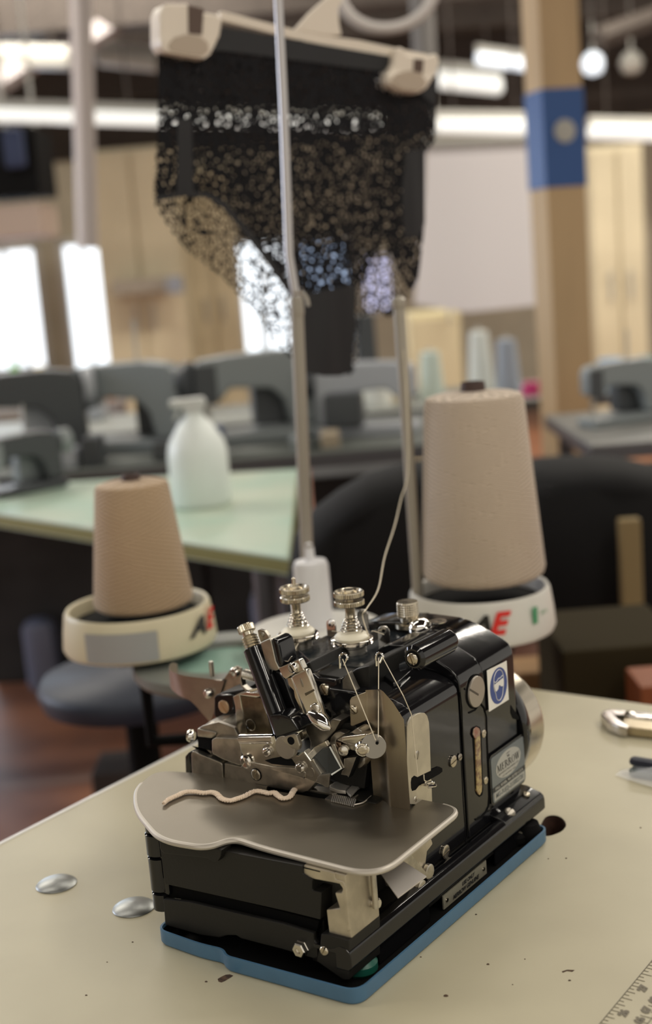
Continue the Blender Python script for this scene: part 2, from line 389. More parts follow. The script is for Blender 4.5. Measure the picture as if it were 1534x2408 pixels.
# wear chips in the laminate
def chip(pl, mat=chipm, z=.0002):
    obj('chip', prism(poly(pl, 'z', z), (0, 0, -.0001)), mat, tb)
chip([(512, 2302), (522, 2296), (531, 2292), (541, 2291), (549, 2294), (540, 2300), (530, 2306), (521, 2310), (514, 2308)])
chip([(1322, 2284), (1335, 2280), (1352, 2281), (1346, 2285), (1334, 2283), (1324, 2287)])
for (x, y, r) in ((1049, 2341, 5), (1148, 2267, 3), (1120, 2150, 2.2), (1235, 2255, 1.5), (1332, 2018, 2), (1290, 2019, 1.6), (1507, 1946, 2), (203, 2340, 2.5), (312, 2215, 2), (252, 2262, 1.5), (485, 2308, 3), (1206, 2315, 1.5), (990, 2250, 2), (1340, 2305, 3), (1233, 1930, 1.5)):
    chip([(x+r*math.cos(a)*(1.2+.4*math.sin(3*a)), y+r*.6*math.sin(a)) for a in [i*PI/4 for i in range(8)]])
# blue drip tray
def fillet(pr, k=6):
    out = []; n = len(pr)
    for i, (x, y, r) in enumerate(pr):
        p = Vector((x, y)); a = Vector(pr[i-1][:2]); c = Vector(pr[(i+1) % n][:2])
        d1 = (a-p); d2 = (c-p); rr_ = min(r, d1.length*.49, d2.length*.49)
        s_, e_ = p+d1.normalized()*rr_, p+d2.normalized()*rr_
        for j in range(k+1):
            t = j/k; out.append(s_*(1-t)**2+p*2*t*(1-t)+e_*t*t)
    return out
tray_path = fillet([(-.1860, -.0005, .012), (-.139, -.0030, .012), (-.119, -.0010, .009), (-.111, -.0075, .012), (.0015, -.0030, .013), (.0020, .2900, .012), (-.1860, .2900, .012)])
def offs(path, d):
    out = []; n = len(path)
    for i in range(n):
        t = (path[(i+1) % n]-path[i-1]).normalized(); out.append(path[i]+Vector((-t.y, t.x))*d)
    return out
inn = offs(tray_path, .0016); inb = offs(tray_path, .004); b = bmesh.new()
TRH = .0125
def ring3(path, z): return [b.verts.new((p.x, p.y, z)) for p in path]
rs = [ring3(offs(tray_path, .0015), .0003), ring3(tray_path, .0025), ring3(tray_path, TRH), ring3(inn, TRH), ring3(inn, .003), ring3(inb, .0018)]
n = len(tray_path)
for p, q in zip(rs, rs[1:]):
    for i in range(n): b.faces.new((p[i], p[(i+1) % n], q[(i+1) % n], q[i]))
b.faces.new(rs[0]); b.faces.new(rs[-1])
dtray = obj('drip_tray', b, bluep, label='shallow blue painted drip tray on the table under the black sewing machine', cat='tray', smooth=50)
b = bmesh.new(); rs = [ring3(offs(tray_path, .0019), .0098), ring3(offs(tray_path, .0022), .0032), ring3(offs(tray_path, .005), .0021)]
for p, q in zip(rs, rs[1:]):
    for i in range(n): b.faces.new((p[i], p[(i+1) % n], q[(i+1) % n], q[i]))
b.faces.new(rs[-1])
obj('oil_pad', b, blackdull, dtray, label='black oil soaked lining')  # black sheet stands for oily dirt and the shade inside the tray
# silver dome plugs
domem = M('dome_plug_metal', (.33, .34, .33), .40, 1)
for (x, y, lb) in ((133, 2080, 'silver domed plug in the table top, the one farther from the machine at far left'), (315, 2135, 'silver domed plug in the table top touching the black machine corner')):
    p = on(x, y, 'z', 0)
    obj('table_plug', lathe([(.0168, 0), (.0172, .0006), (.0165, .0014), (.014, .0030), (.010, .0044), (.005, .0052), (.0001, .0055)], p, n=48), domem, label=lb, cat='plug')
# ruler printed on the table
rl = thing('printed_ruler', 'ruler with dark inch ticks printed on the table at bottom right', 'ruler', (.168, .1, 0))
RX = .1505; b = bmesh.new()
def dash(x0, x1, y, t=.00022, b=b): prism([(x0, y-t, .0003), (x1, y-t, .0003), (x1, y+t, .0003), (x0, y+t, .0003)], (0, 0, -.0002), bm=b)
prism([(RX-.0003, -.1, .0003), (RX+.0003, -.1, .0003), (RX+.0003, .55, .0003), (RX-.0003, .55, .0003)], (0, 0, -.0002), bm=b)
prism([(.1770, -.1, .0003), (.1776, -.1, .0003), (.1776, .55, .0003), (.1770, .55, .0003)], (0, 0, -.0002), bm=b)
y27 = on(1487.7, 2317.7, 'z', 0).y; y26 = on(1440.7, 2376, 'z', 0).y; INCH = y27-y26
k = 0; y = y26-4*INCH
while y < .5:
    dash(RX, RX+(.0085 if k % 8 == 0 else .0075 if k % 4 == 0 else .006 if k % 2 == 0 else .0035), y); y += INCH/8; k += 1
obj('inch_scale', b, inkm, rl)
b = bmesh.new(); cmn = INCH/2.54; y = y26-.0105-8*cmn*1.0; k = 0
while y < .5:
    prism([(.177-(.0075 if k % 10 == 0 else .003), y-.0002, .0003), (.177, y-.0002, .0003), (.177, y+.0002, .0003), (.177-(.0075 if k % 10 == 0 else .003), y+.0002, .0003)], (0, 0, -.0002), bm=b) if k % 5 == 0 else None
    y += cmn/10; k += 1
obj('centimetre_scale', b, inkm, rl)
for s_, p in (('27', (1513, 2325)), ('26', (1468, 2383)), ('67', (1521, 2376)), ('66', (1505, 2400))):
    q = on(*p, 'z', 0)
    text('number', s_, .0075, (q.x, q.y, .0002), (0, 1, 0), (-1, 0, 0), inkm, rl, bold=.0006, spacing=.95)
text('number', '68', .0075, (.1705, on(1521, 2376, 'z', 0).y+cmn, .0002), (0, 1, 0), (-1, 0, 0), inkm, rl, bold=.0006)
# nippers lying on the table at the right edge
nip = thing('thread_nippers', 'shiny metal nippers lying flat on the table at the right edge', 'pliers', on(1480, 1695, 'z', 0))
nm = M('nipper_metal', (.55, .52, .50), .18, 1)
o1 = [(1413, 1680), (1417, 1672), (1430, 1668), (1460, 1668), (1480, 1672), (1476, 1678), (1440, 1678), (1462, 1694), (1480, 1704), (1475, 1711), (1455, 1707), (1430, 1697)]
obj('jaw', prism(poly(o1, 'z', .012), (0, 0, -.011), .002), nm, nip)
o2 = [(1470, 1684), (1500, 1690), (1600, 1702), (1600, 1722), (1500, 1712), (1474, 1708), (1462, 1700)]
obj('handle', prism(poly(o2, 'z', .011), (0, 0, -.010), .002), M('nipper_handle', (.45, .38, .26), .3, .9), nip)
o3 = [(1468, 1670), (1500, 1672), (1600, 1682), (1600, 1692), (1500, 1686), (1476, 1684)]
obj('handle', prism(poly(o3, 'z', .012), (0, 0, -.010), .002), nm, nip)
obj('pivot_rivet', lathe([(.006, 0), (.0055, .002), (.002, .003), (.0001, .003)], on(1481, 1680, 'z', .012), n=20), chrome, nip)
# clear plastic bag with small parts
bg_ = thing('plastic_bag', 'clear plastic bag of small dark metal parts on the table by the nippers', 'bag', on(1520, 1800, 'z', 0))
bagm = M('clear_film', (.95, .96, .98), .12, alpha=.30, spec=.8)
b = bmesh.new(); gx = 14
c0 = on(1464, 1812, 'z', 0); c1 = c0+Vector((.19, .02, 0))
for i in range(gx+1):
    for j in range(9):
        u, v = i/gx, j/8; w_ = .085*(math.sin(min(1, u*2.2)*PI/2)*.85+.15)
        h = .028*math.sin(v*PI)**.7*math.sin(min(1, u*1.6)*PI/2)+.002*random.random()
        b.verts.new((c0.x+u*.2, c0.y-.012+(v-.35)*w_+u*.01, .001+h))
b.verts.ensure_lookup_table()
for i in range(gx):
    for j in range(8): b.faces.new([b.verts[k] for k in (i*9+j, (i+1)*9+j, (i+1)*9+j+1, i*9+j+1)])
obj('film', b, bagm, bg_, smooth=60)
darkp = M('small_part_dark', (.02, .022, .035), .35, .3); grp = M('small_part_grey', (.22, .25, .25), .35, .6)
p = on(1530, 1832, 'z', 0)
obj('metal_part', box((p.x-.02, p.y-.004, .001), (p.x+.06, p.y+.022, .008), .002), grp, bg_)
obj('metal_part', box((p.x-.022, p.y, .009), (p.x+.05, p.y+.012, .017), .004), darkp, bg_)
obj('metal_part', box((p.x+.004, p.y+.012, .009), (p.x+.05, p.y+.026, .026), .003), grp, bg_)
# ================================================================== SEWING MACHINE
sm = thing('sewing_machine', 'black enamelled industrial overlock sewing machine standing in a blue tray', 'sewing machine', (-.1, .15, .002))
S = lambda name, conv, pl, ax, v, th, mat, bv=.0007: slab(name, conv, pl, ax, v, th, mat, sm, bv, None, .0893 if (ax == 'y' and v < .02) or name in ('chute_lip', 'feed_bracket') else None)
# base casting and rail
obj('base_casting', box((-.178, .022, .012), (-.022, .298, .034), .002, bm=box((-.180, .020, .03), (-.040, .112, .0885), .002)), blackmat, sm)
obj('base_casting', box((-.184, .11, .03), (-.05, .295, .095), .003), blackmat, sm)
prof = [(-.040, .030), (-.040, .0335), (-.0255, .0330), (-.0215, .0345), (-.0175, .0368), (-.0125, .0362), (-.0095, .0335), (-.0085, .0300), (-.0085, .0220), (-.0110, .0195), (-.022, .0190), (-.022, .030)]
obj('base_rail', prism([(x, .006, z) for x, z in prof], (0, .298, 0), .0008), black, sm)
obj('base_rail_step', box((-.05, .016, .0125), (-.0155, .290, .0190), .001), blackmat, sm)
obj('corner_block', prism(poly(C(Z3, [(1245, 1085), (1290, 1088), (1425, 1128), (1428, 1385), (1390, 1385), (1215, 1262), (1240, 1150)]), 'y', .0065), (0, .04, 0), .0012), blackmat, sm)
for (x, y) in ((-.022, .035), (-.022, .27), (-.17, .035), (-.17, .27)):
    obj('rubber_foot', lathe([(.010, .0018), (.0125, .005), (.0125, .010), (.010, .0128)], (x, y, 0), n=24), greenm if y < .1 else blackdull, sm, label='green rubber foot' if y < .1 else None)
obj('rubber_foot', lathe([(.009, .0018), (.011, .005), (.011, .012), (.009, .0185)], (-.0125, .278, 0), n=24), blackdull, sm)
# front face
S('front_panel', Z3, [(200, 470), (1120, 560), (1130, 700), (1190, 740), (1190, 805), (1250, 820), (1243, 995), (1000, 935), (240, 765)], 'y', .008, .014, blackmat, .0008)
S('front_lug', Z3, [(200, 440), (600, 470), (600, 590), (580, 622), (555, 622), (505, 600), (235, 570), (205, 540)], 'y', .003, .012, blackmat, .0012)
S('lower_panel', Z3, [(228, 860), (400, 880), (1000, 1020), (1200, 1082), (1203, 1130), (1222, 1150), (1225, 1240), (1205, 1248), (1000, 1188), (730, 1118), (700, 1098), (640, 1098), (590, 1112), (470, 1095), (240, 1030)], 'y', .0065, .004, blackmat, .0012)
S('groove_fillet', Z3, [(190, 808), (245, 752), (300, 765), (400, 790), (1235, 1000), (1220, 1075), (400, 870), (228, 850)], 'y', .0150, .008, blackdull, .001)
for (z0, z1, r) in ((.084, .092, .0085), (.0655, .0835, .0092), (.0365, .0645, .0088), (.0205, .0355, .0084)):
    obj('hinge_knuckle', lathe([(r*.8, z0), (r, z0+.001), (r, z1-.001), (r*.8, z1)], (-.1895, .0165, 0), n=32), black, sm)
obj('hinge_web', box((-.190, .0115, .035), (-.178, .030, .090), .002), black, sm)
p = on(*Z3(1125, 1175), 'y', .0065); 
obj('hex_bolt', lathe([(.0062, 0), (.0062, .0006), (.0056, .001), (.0056, .0042), (.0048, .005), (.0025, .0052), (.0022, .004), (.0001, .004)], p, (0, -1, 0), n=6), nickel, sm, smooth=20)
screw(sm, on(*Z3(1270, 1195), 'y', .0065), (0, -1, 0), .0037, 1.1)
# silver block under the plate
S('feed_block', None, [(711, 2010), (711, 2058), (725, 2064), (738, 2068), (787, 2077), (800, 2080), (806, 2090), (803, 2100), (787, 2099), (798, 2136), (767, 2139), (774, 2196), (790, 2200), (827, 2208), (811, 2038)], 'y', .0095, .036, alum, .0012)
S('feed_block_rib', Z3, [(1312, 660), (1330, 655), (1340, 735), (1390, 750), (1408, 790), (1432, 1060), (1415, 1075), (1405, 1000), (1385, 790), (1365, 762), (1320, 752)], 'y', .0088, .004, alum, .0006)
S('slot_line', Z3, [(1130, 655), (1240, 683), (1240, 688), (1130, 661)], 'y', .0091, .001, blackdull, 0)
p = on(880, 2085, 'x', -.0062)
obj('stud', lathe([(.0022, -.016), (.0022, .014)], p, (0, 0, 1), n=16), steel, sm)
obj('stud_nut', lathe([(.0032, 0), (.0038, .001), (.0038, .004), (.003, .005)], on(878, 2122, 'x', -.0095), (1, 0, 0), n=20), chrome, sm)
b = prism([on(895, 2053, 'x', -.012), on(947, 2024, 'x', -.012), on(1003, 2060, 'x', .012), on(936, 2110, 'x', .012)], (0, 0, -.0009), 0)
obj('waste_chute', b, M('chute_steel', (.66, .62, .58), .55, .6), sm)
S('chute_lip', None, [(947, 2024), (957, 2030), (1003, 2060), (1003, 2052), (960, 2000), (950, 1985)], 'x', -.010, .002, steel, 0)
S('feed_bracket', None, [(935, 1975), (1012, 1960), (1020, 1985), (1006, 2003), (1003, 2030), (1008, 2052), (998, 2086), (985, 2098), (968, 2101), (962, 2080), (958, 2040), (945, 2020)], 'x', -.018, .03, alum, .0015)
lathe_b = lathe([(.0035, 0), (.006, .001), (.006, .004), (.004, .005)], on(1001, 2048, 'x', -.018), (1, 0, 0), n=24); obj('bracket_washer', lathe_b, steel, sm)
obj('bracket_washer', lathe([(.0035, 0), (.006, .001), (.006, .004), (.004, .005)], on(983, 2086, 'x', -.018), (1, 0, 0), n=24), steel, sm)
# work plate
PZ = .0935
def onz2(x, y, r): q = on(x, y, 'z', PZ); return (q.x, q.y, r)
vr = [(1086, 1899, .016), (888, 2058, .026), (622, 1990, .020), (548, 1966, .022), (486, 1989, .022), (378, 1972, .030), (319, 1902, .030), (320, 1850, .030), (368, 1812, .035), (436, 1816, .0), (520, 1822, 0), (628, 1850, .001), (625, 1862, .0005), (645, 1860, 0), (700, 1868, 0), (770, 1880, 0), (838, 1893, .004), (899, 1861, .008)]
op = [Vector((q.x, q.y, PZ)) for q in fillet([onz2(*v) for v in vr], 8)]
pts = []
for q in op:
    if not pts or (q-pts[-1]).length > .0002: pts.append(q)
wp = obj('work_plate', prism(pts, (0, 0, -.0042), .0003), platem, sm)
nr = 9*8-2; rimpts = [q-VZ*.0021 for q in op[:nr]]; rimpts = [q for i, q in enumerate(rimpts) if i == 0 or (q-rimpts[i-1]).length > .0003]
obj('plate_rim', tube(rimpts, .0023, 10), rimm, wp)
obj('needle_plate', prism(poly([(600, 1860), (700, 1868), (840, 1893), (890, 1866), (930, 1860), (880, 1830), (640, 1800)], 'z', PZ-.0035), (0, 0, -.002), 0), blackmat, sm)
# throat bar and left clamp
S('throat_bar', Z6, [(345, 430), (470, 457), (490, 440), (510, 420), (700, 470), (940, 545), (1050, 556), (975, 640), (930, 655), (668, 610), (345, 542)], 'y', .104, .010, steel, .0008)
S('throat_bar_end', Z6, [(92, 360), (105, 340), (200, 380), (315, 425), (328, 440), (335, 542), (210, 530), (100, 522)], 'y', .103, .02, steel, .002)
S('end_bracket', Z6, [(48, 380), (70, 355), (100, 335), (120, 345), (92, 365), (98, 520), (60, 525), (52, 500)], 'y', .110, .02, black, .001)
S('plate_tongue', Z6, [(30, 528), (668, 605), (665, 640), (500, 640), (30, 560)], 'y', .1035, .002, platem, .0003)
pc = on(*Z6(585, 515), 'y', .104)
obj('cam_screw', lathe([(.0052, 0), (.0052, .0006)], pc, (0, -1, 0), n=32), blackdull, sm)
screw(sm, pc+Vector((0, -.0003, 0)), (0, -1, 0), .0045, 1.2, dome=.12)
S('clamp_cap', Z6, [(138, 175), (175, 150), (300, 120), (420, 165), (455, 240), (275, 238), (280, 212), (140, 205)], 'y', .108, .004, steeld, .001)
S('clamp_top', Z6, [(138, 172), (280, 200), (278, 222), (250, 245), (140, 232)], 'y', .106, .02, steel, .001)
S('clamp_gap', Z6, [(145, 230), (245, 240), (242, 335), (148, 318)], 'y', .110, .02, blackdull, 0)
S('clamp_tab', Z6, [(150, 312), (208, 326), (208, 360), (245, 375), (245, 400), (300, 420), (300, 404), (245, 392), (245, 340)], 'y', .109, .01, steel, .0004)
S('lever_arm', Z6, [(245, 255), (275, 238), (445, 245), (475, 300), (475, 448), (455, 450), (330, 405), (248, 360)], 'y', .103, .012, steel, .0015)
obj('clamp_screw', lathe([(.0035, -.002), (.0052, 0), (.0055, .002), (.0045, .004), (.0001, .0055)], on(*Z6(105, 225), 'y', .115), (-1, -.4, .1), n=20), chrome, sm)
screw(sm, on(*Z6(245, 165), 'z', .1285), (0, 0, 1), .0050, .9, dome=.1)
# presser lever
S('presser_lever', Z6, [(448, 262), (468, 232), (500, 224), (720, 228), (745, 290), (790, 345), (850, 372), (900, 372), (940, 340), (985, 400), (1075, 520), (1045, 556), (1132, 600), (1118, 612), (1040, 580), (960, 552), (930, 545), (800, 480), (700, 462), (560, 425), (495, 402), (470, 345)], 'y', .0975, .008, nickel, .0012)
obj('lever_roll', tube([on(*Z6(472, 250), 'y', .100), on(*Z6(720, 246), 'y', .100)], .0042, 16), chrome, sm)
S('lever_window', Z6, [(648, 410), (700, 395), (780, 380), (850, 400), (885, 452), (800, 448), (700, 435)], 'y', .0972, .0008, blackdull, 0)
S('lever_lower_lip', Z6, [(485, 395), (560, 425), (700, 455), (880, 462), (960, 500), (940, 552), (800, 510), (690, 480), (560, 450), (500, 425)], 'y', .0962, .004, steel, .0012)
obj('lever_cup', lathe([(.0035, 0), (.005, .0006), (.0055, .002), (.004, .003), (.0001, .0025)], on(*Z6(515, 415), 'y', .097), (0, -1, 0), n=24), chrome, sm)
F = on(*Z6(822, 300), 'y', .0990)
obj('knuckle', lathe([(.0098, 0), (.0098, .003), (.0090, .0042), (.0001, .0042)], F, (0, -1, 0), n=40), M('knuckle_aluminium', (.46, .42, .36), .4, .9), sm)
S('knuckle_plate', Z6, [(770, 250), (810, 225), (870, 208), (890, 225), (912, 300), (900, 335), (850, 322), (810, 290)], 'y', .0925, .004, steel, .0008)
obj('knuckle_hole', lathe([(.0031, 0), (.0031, .0004)], on(*Z6(845, 262), 'y', .0924), (0, -1, 0), n=24), blackdull, sm)
for q, r in (((675, 340), .0047), ((925, 460), .0050)):
    p = on(*Z6(*q), 'y', .0975)
    obj('screw_washer', lathe([(r*1.12, 0), (r*1.12, .0008)], p, (0, -1, 0), n=28), steeld, sm)
    screw(sm, p+Vector((0, -.001, 0)), (0, -1, 0), r*.85, .7, dome=.6, mat=chrome)
obj('dowel', lathe([(.004, 0), (.004, .0004)], on(*Z6(990, 497), 'y', .0975), (0, -1, 0), n=24), steeld, sm)
# black presser bar housing, tilted
a0 = on(*Z5(165, 385), 'y', .118); a1 = on(*Z5(490, 1270), 'y', .104); ax_ = (a1-a0).normalized()
obj('presser_housing', tube([a0, a1], .0082, 32), black, sm)
S('presser_housing_back', Z5, [(75, 400), (238, 340), (275, 560), (330, 620), (430, 620), (500, 715), (560, 900), (640, 1100), (712, 1235), (640, 1270), (400, 1345), (370, 1200)], 'y', .118, .02, black, .002)
S('presser_housing_foot', Z5, [(330, 1090), (440, 1080), (560, 1120), (640, 1235), (650, 1262), (400, 1348), (375, 1250)], 'y', .095, .018, black, .0035)
up_ = -ax_
obj('adjuster_thread', lathe([(.0058, -.004)]+[(.0066 if i % 2 else .0056, i*.0011) for i in range(10)]+[(.005, .0112)], a0, up_, n=28), brass, sm)
obj('adjuster_knob', lathe([(.0042, .011), (.0045, .0140), (.0066, .0145), (.0070, .0150), (.0070, .0195), (.0064, .0203), (.0001, .0207)], a0, up_, n=64, knurl=(3, 4, .08)), brass, sm, smooth=12)
S('adjuster_tab', Z5, [(205, 190), (230, 180), (280, 195), (325, 250), (330, 275), (240, 318), (215, 250)], 'y', .122, .003, steel, .0006)
obj('tab_screw', lathe([(.0022, 0), (.002, .001), (.0001, .0015)], on(*Z5(258, 232), 'y', .122), (0, -1, 0), n=18), steeld, sm)
S('guide_block', Z5, [(235, 325), (335, 280), (350, 300), (400, 520), (440, 605), (400, 625), (335, 610), (300, 570), (272, 470)], 'y', .114, .018, steel, .002)
S('guide_block_side', Z5, [(335, 282), (390, 285), (430, 330), (470, 520), (480, 560), (440, 600), (405, 520), (360, 330)], 'y', .1155, .02, black, .002)
S('wire_guide', Z5, [(385, 340), (395, 338), (430, 440), (470, 510), (530, 515), (560, 470), (566, 474), (535, 525), (465, 522), (422, 450)], 'y', .118, .002, chrome, .0003)
obj('spring_screw', lathe([(.0042 if i % 2 else .0034, i*.0011) for i in range(14)], on(*Z5(65, 655), 'y', .135), (1, -.1, -.02), n=24), steel, sm)
S('housing_ring', Z5, [(30, 640), (45, 615), (60, 612), (40, 650), (30, 710), (45, 780), (90, 820), (140, 850), (130, 858), (70, 830), (28, 780), (18, 700)], 'y', .150, .006, steel, .0006)
# clamp plates beside the housing
S('clamp_bracket', Z5, [(428, 590), (640, 500), (655, 520), (692, 600), (690, 620), (600, 650), (520, 702), (510, 712), (478, 690), (450, 640)], 'y', .106, .006, nickel, .0008)
screw(sm, on(*Z5(590, 585), 'y', .106), (.1, -1, .2), .0044, 2.2, dome=.7, mat=chrome)
S('clamp_spring', Z5, [(520, 700), (560, 690), (590, 760), (650, 920), (705, 1075), (690, 1090), (655, 1020), (600, 900), (590, 830), (535, 770)], 'y', .107, .004, brass, .0006)
S('clamp_lever', Z5, [(556, 688), (600, 655), (690, 615), (722, 602), (760, 690), (800, 800), (835, 900), (870, 985), (895, 1080), (935, 1140), (925, 1190), (895, 1215), (840, 1195), (770, 1130), (718, 1075), (660, 930), (600, 780)], 'y', .103, .006, nickel, .0022)
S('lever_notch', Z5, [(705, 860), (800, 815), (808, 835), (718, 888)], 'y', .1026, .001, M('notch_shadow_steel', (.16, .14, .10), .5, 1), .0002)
S('lever_slot', Z5, [(655, 700), (668, 705), (690, 760), (690, 795), (678, 790), (660, 740)], 'y', .1026, .001, steeld, .0002)
screw(sm, on(*Z5(820, 1020), 'y', .1025), (.1, -1, .15), .0043, 2.3, dome=.3, mat=nickel)
b = lathe([(.0001, 0), (.0030, .002), (.0052, .008), (.0058, .014), (.0045, .020), (.0015, .0235), (.0001, .024)], on(*Z5(740, 1050), 'y', .100), on(*Z5(915, 1190), 'y', .099)-on(*Z5(740, 1050), 'y', .100), n=28)
obj('lever_thumb', b, chrome, sm)
S('needle_bar_block', Z5, [(690, 1085), (720, 1090), (830, 1200), (905, 1215), (1005, 1130), (1090, 1150), (1030, 1260), (900, 1400), (960, 1440), (760, 1500), (765, 1380), (745, 1320), (715, 1270), (712, 1160)], 'y', .114, .02, steeld, .0012)
S('pawl', Z5, [(640, 1280), (680, 1262), (694, 1300), (690, 1330), (665, 1362), (630, 1365), (632, 1345), (655, 1330)], 'y', .100, .005, brass, .0012)
# black head casting behind the clamps
S('head_casting', Z5, [(690, 560), (760, 520), (810, 640), (1120, 690), (1250, 600), (1400, 560), (1400, 900), (1125, 900), (1115, 1100), (1100, 1330), (940, 1240), (830, 1010), (790, 800)], 'y', .142, .10, blackmat, .002)
S('head_column', Z5, [(765, 640), (830, 700), (1015, 722), (1030, 715), (1112, 690), (1112, 1075), (1030, 1098), (950, 1135), (885, 1010), (800, 780)], 'y', .136, .03, black, .0025)
screw(sm, on(*Z5(925, 815), 'y', .136), (0, -1, .1), .0050, 2.2, dome=.45)
obj('threaded_hole', lathe([(.0055, 0), (.0055, .001), (.0038, .001), (.0038, .0002), (.0001, .0002)], on(*Z5(930, 950), 'y', .136), (0, -1, 0), n=24), black, sm)
S('side_strap', Z5, [(1108, 720), (1165, 640), (1225, 770), (1272, 862), (1185, 915), (1172, 1175), (1060, 1170), (1080, 1140), (1112, 1075)], 'y', .132, .006, steeld, .0005)
S('cover_wing', Z5, [(1182, 935), (1200, 905), (1375, 838), (1375, 1145), (1215, 1212), (1190, 1205)], 'y', .121, .0016, covst, .0008)
screw(sm, on(*Z5(1235, 1030), 'y', .121), (0, -1, 0), .0036, 2.4, dome=.6)
# curved steel cover in front of the column (bent sheet)
path = [(-.0215, .1125), (-.030, .1120), (-.0375, .1120), (-.0405, .1128), (-.0440, .1155), (-.0490, .1190), (-.0545, .1212), (-.0600, .1212)]
tops = [.1640, .1765, .1835, .1845, .1835, .1815, .1800, .1790]
b = bmesh.new()
o_ = [b.verts.new((x, y, .090)) for x, y in path]+[]; t_ = [b.verts.new((x, y, z)) for (x, y), z in zip(path, tops)]
for i in range(len(path)-1): b.faces.new((o_[i], o_[i+1], t_[i+1], t_[i]))
bmesh.ops.solidify(b, geom=b.faces[:], thickness=.0014)
obj('needle_cover', b, covst, sm, smooth=50)
# right column: front cover and body
fprof = [(-.0245, .034), (-.0245, .1555), (-.0254, .1610), (-.0282, .1655), (-.0330, .1685), (-.042, .1715), (-.055, .1735), (-.100, .1735), (-.100, .034)]
obj('side_cover', prism([(x, .1280, z) for x, z in fprof], (0, .0700, 0), .0022, 3), black, sm, smooth=50)
obj('side_cover_edge', prism([(x, .1145, z) for x, z in ((-.0245, .034), (-.0245, .1555), (-.0254, .1610), (-.0282, .1655), (-.0330, .1685), (-.0405, .1710), (-.0405, .034))], (0, .0160, 0), .0012, 2), black, sm, smooth=50)
rprof = [(-.0235, .034), (-.0235, .1600), (-.0244, .1665), (-.0275, .1715), (-.0330, .1755), (-.045, .1815), (-.060, .1870), (-.075, .1900), (-.088, .1895), (-.097, .1860), (-.103, .1790), (-.176, .1785), (-.184, .170), (-.184, .034)]
obj('body_casting', prism([(x, .1990, z) for x, z in rprof], (0, .0365, 0), .0012, 2), black, sm, smooth=50)
rprof2 = [(x-.0016 if x > -.05 else x, z-.0012 if z > .05 else z) for x, z in rprof]
obj('body_casting', prism([(x, .2350, z) for x, z in rprof2], (0, .060, 0), .0045, 4), black, sm, smooth=50)
rprof3 = [(-.060, .17), (-.060, .1858), (-.075, .1888), (-.100, .1895), (-.125, .1885), (-.150, .1855), (-.168, .178), (-.175, .17)]
obj('body_casting', prism([(x, .2620, z) for x, z in rprof3], (0, .0325, 0), .003, 3), black, sm, smooth=50)
# rear bulge and handwheel
WY = .33
wc = Vector((-.082, 0, .082)); wv_ = Vector((-.0850, 0, .0760))
obj('rear_housing', lathe([(.0585, 0), (.0605, .003), (.0605, .010), (.055, .018), (.045, .022)], (wc.x+.002, .2965, wc.z+.006), (0, 1, 0), n=64), black, sm, smooth=50)
S('housing_pocket', ZS, [(1042, 415), (1065, 450), (1130, 545), (1122, 575), (1065, 560), (1042, 500)], 'x', -.0245, .004, blackdull, .0008)
obj('handwheel', lathe([(.030, .318), (.052, .318), (.0545, .3205), (.055, .326), (.055, .350), (.0535, .354), (.045, .355), (.040, .350), (.001, .350)], (wv_.x, 0, wv_.z), (0, 1, 0), n=96), M('wheel_brushed_steel', (.58, .52, .42), .26, 1, noise=.35, nscale=60, stretch=(1, .02, 1)), sm, smooth=40)
obj('base_step', prism([(x, .2350, z) for x, z in ((-.06, .030), (-.06, .042), (-.024, .0405), (-.018, .0385), (-.0105, .036), (-.0090, .031), (-.0090, .030))], (0, .0675, 0), .0018, 3), black, sm)
obj('pocket_boss', lathe([(.007, .030), (.006, .0395), (.003, .0415), (.0001, .042)], (-.026, .245, 0), n=20), black, sm)
screw(sm, Vector((-.0175, .287, .0392)), (.2, 0, 1), .0035, .5)
screw(sm, Vector((-.0150, .252, .0372)), (.4, 0, 1), .005, .2, mat=steeld)
# pieces on the side face
SX = -.0235
def side(name, conv, pl, mat, proud=.0006, th=.003, bv=.0003, parent=None):
    return slab(name, conv, pl, 'x', SX+proud, th, mat, parent or sm, bv)
side('slide_plate', ZS, [(-10, 640), (5, 600), (40, 545), (90, 512), (135, 500), (170, 502), (195, 530), (212, 590), (220, 700), (232, 1080), (240, 1250), (247, 1440), (0, 1420), (-10, 1300)], slidem, .0002)
sl = side('slot', ZS, [(32, 1205), (38, 1160), (65, 1135), (100, 1150), (180, 1110), (320, 1045), (348, 1060), (350, 1095), (320, 1120), (180, 1200), (110, 1240), (80, 1280), (45, 1292), (34, 1260)], blackdull, .0005, .002)
b = tube(smoothpath([on(*ZS(*q), 'x', v) for q, v in (((120, 1215), -.026), ((170, 1228), -.020), ((265, 1225), -.014), ((268, 1240), -.013), ((200, 1248), -.016))], 4), .0011, 8)
tube(smoothpath([on(*ZS(*q), 'x', v) for q, v in (((120, 1230), -.026), ((160, 1215), -.019), ((235, 1200), -.014), ((262, 1210), -.013))], 4), .0009, 8, b)
obj('looper_hook', b, chrome, sm)
screw(sm, on(*ZS(90, 925), 'x', SX), (1, 0, 0), .0034, 1.2, dome=.16, mat=steel)
screw(sm, on(*ZS(75, 1372), 'x', SX), (1, 0, 0), .0024, 1.2, dome=.16, mat=nickel)
screw(sm, on(*ZS(458, 990), 'x', SX), (1, 0, 0), .0047, .15, dome=.10)
screw(sm, on(*ZS(525, 948), 'x', SX), (1, 0, 0), .0029, .15, dome=.18, mat=steeld)
screw(sm, on(*ZS(380, 1905), 'x', SX), (1, 0, 0), .0055, .15, dome=.10)
def seam(pl, r=.00045):
    obj('seam_groove', tube([on(*ZS(*q), 'x', SX+.0002) for q in pl], r, 6), blackdull, sm)
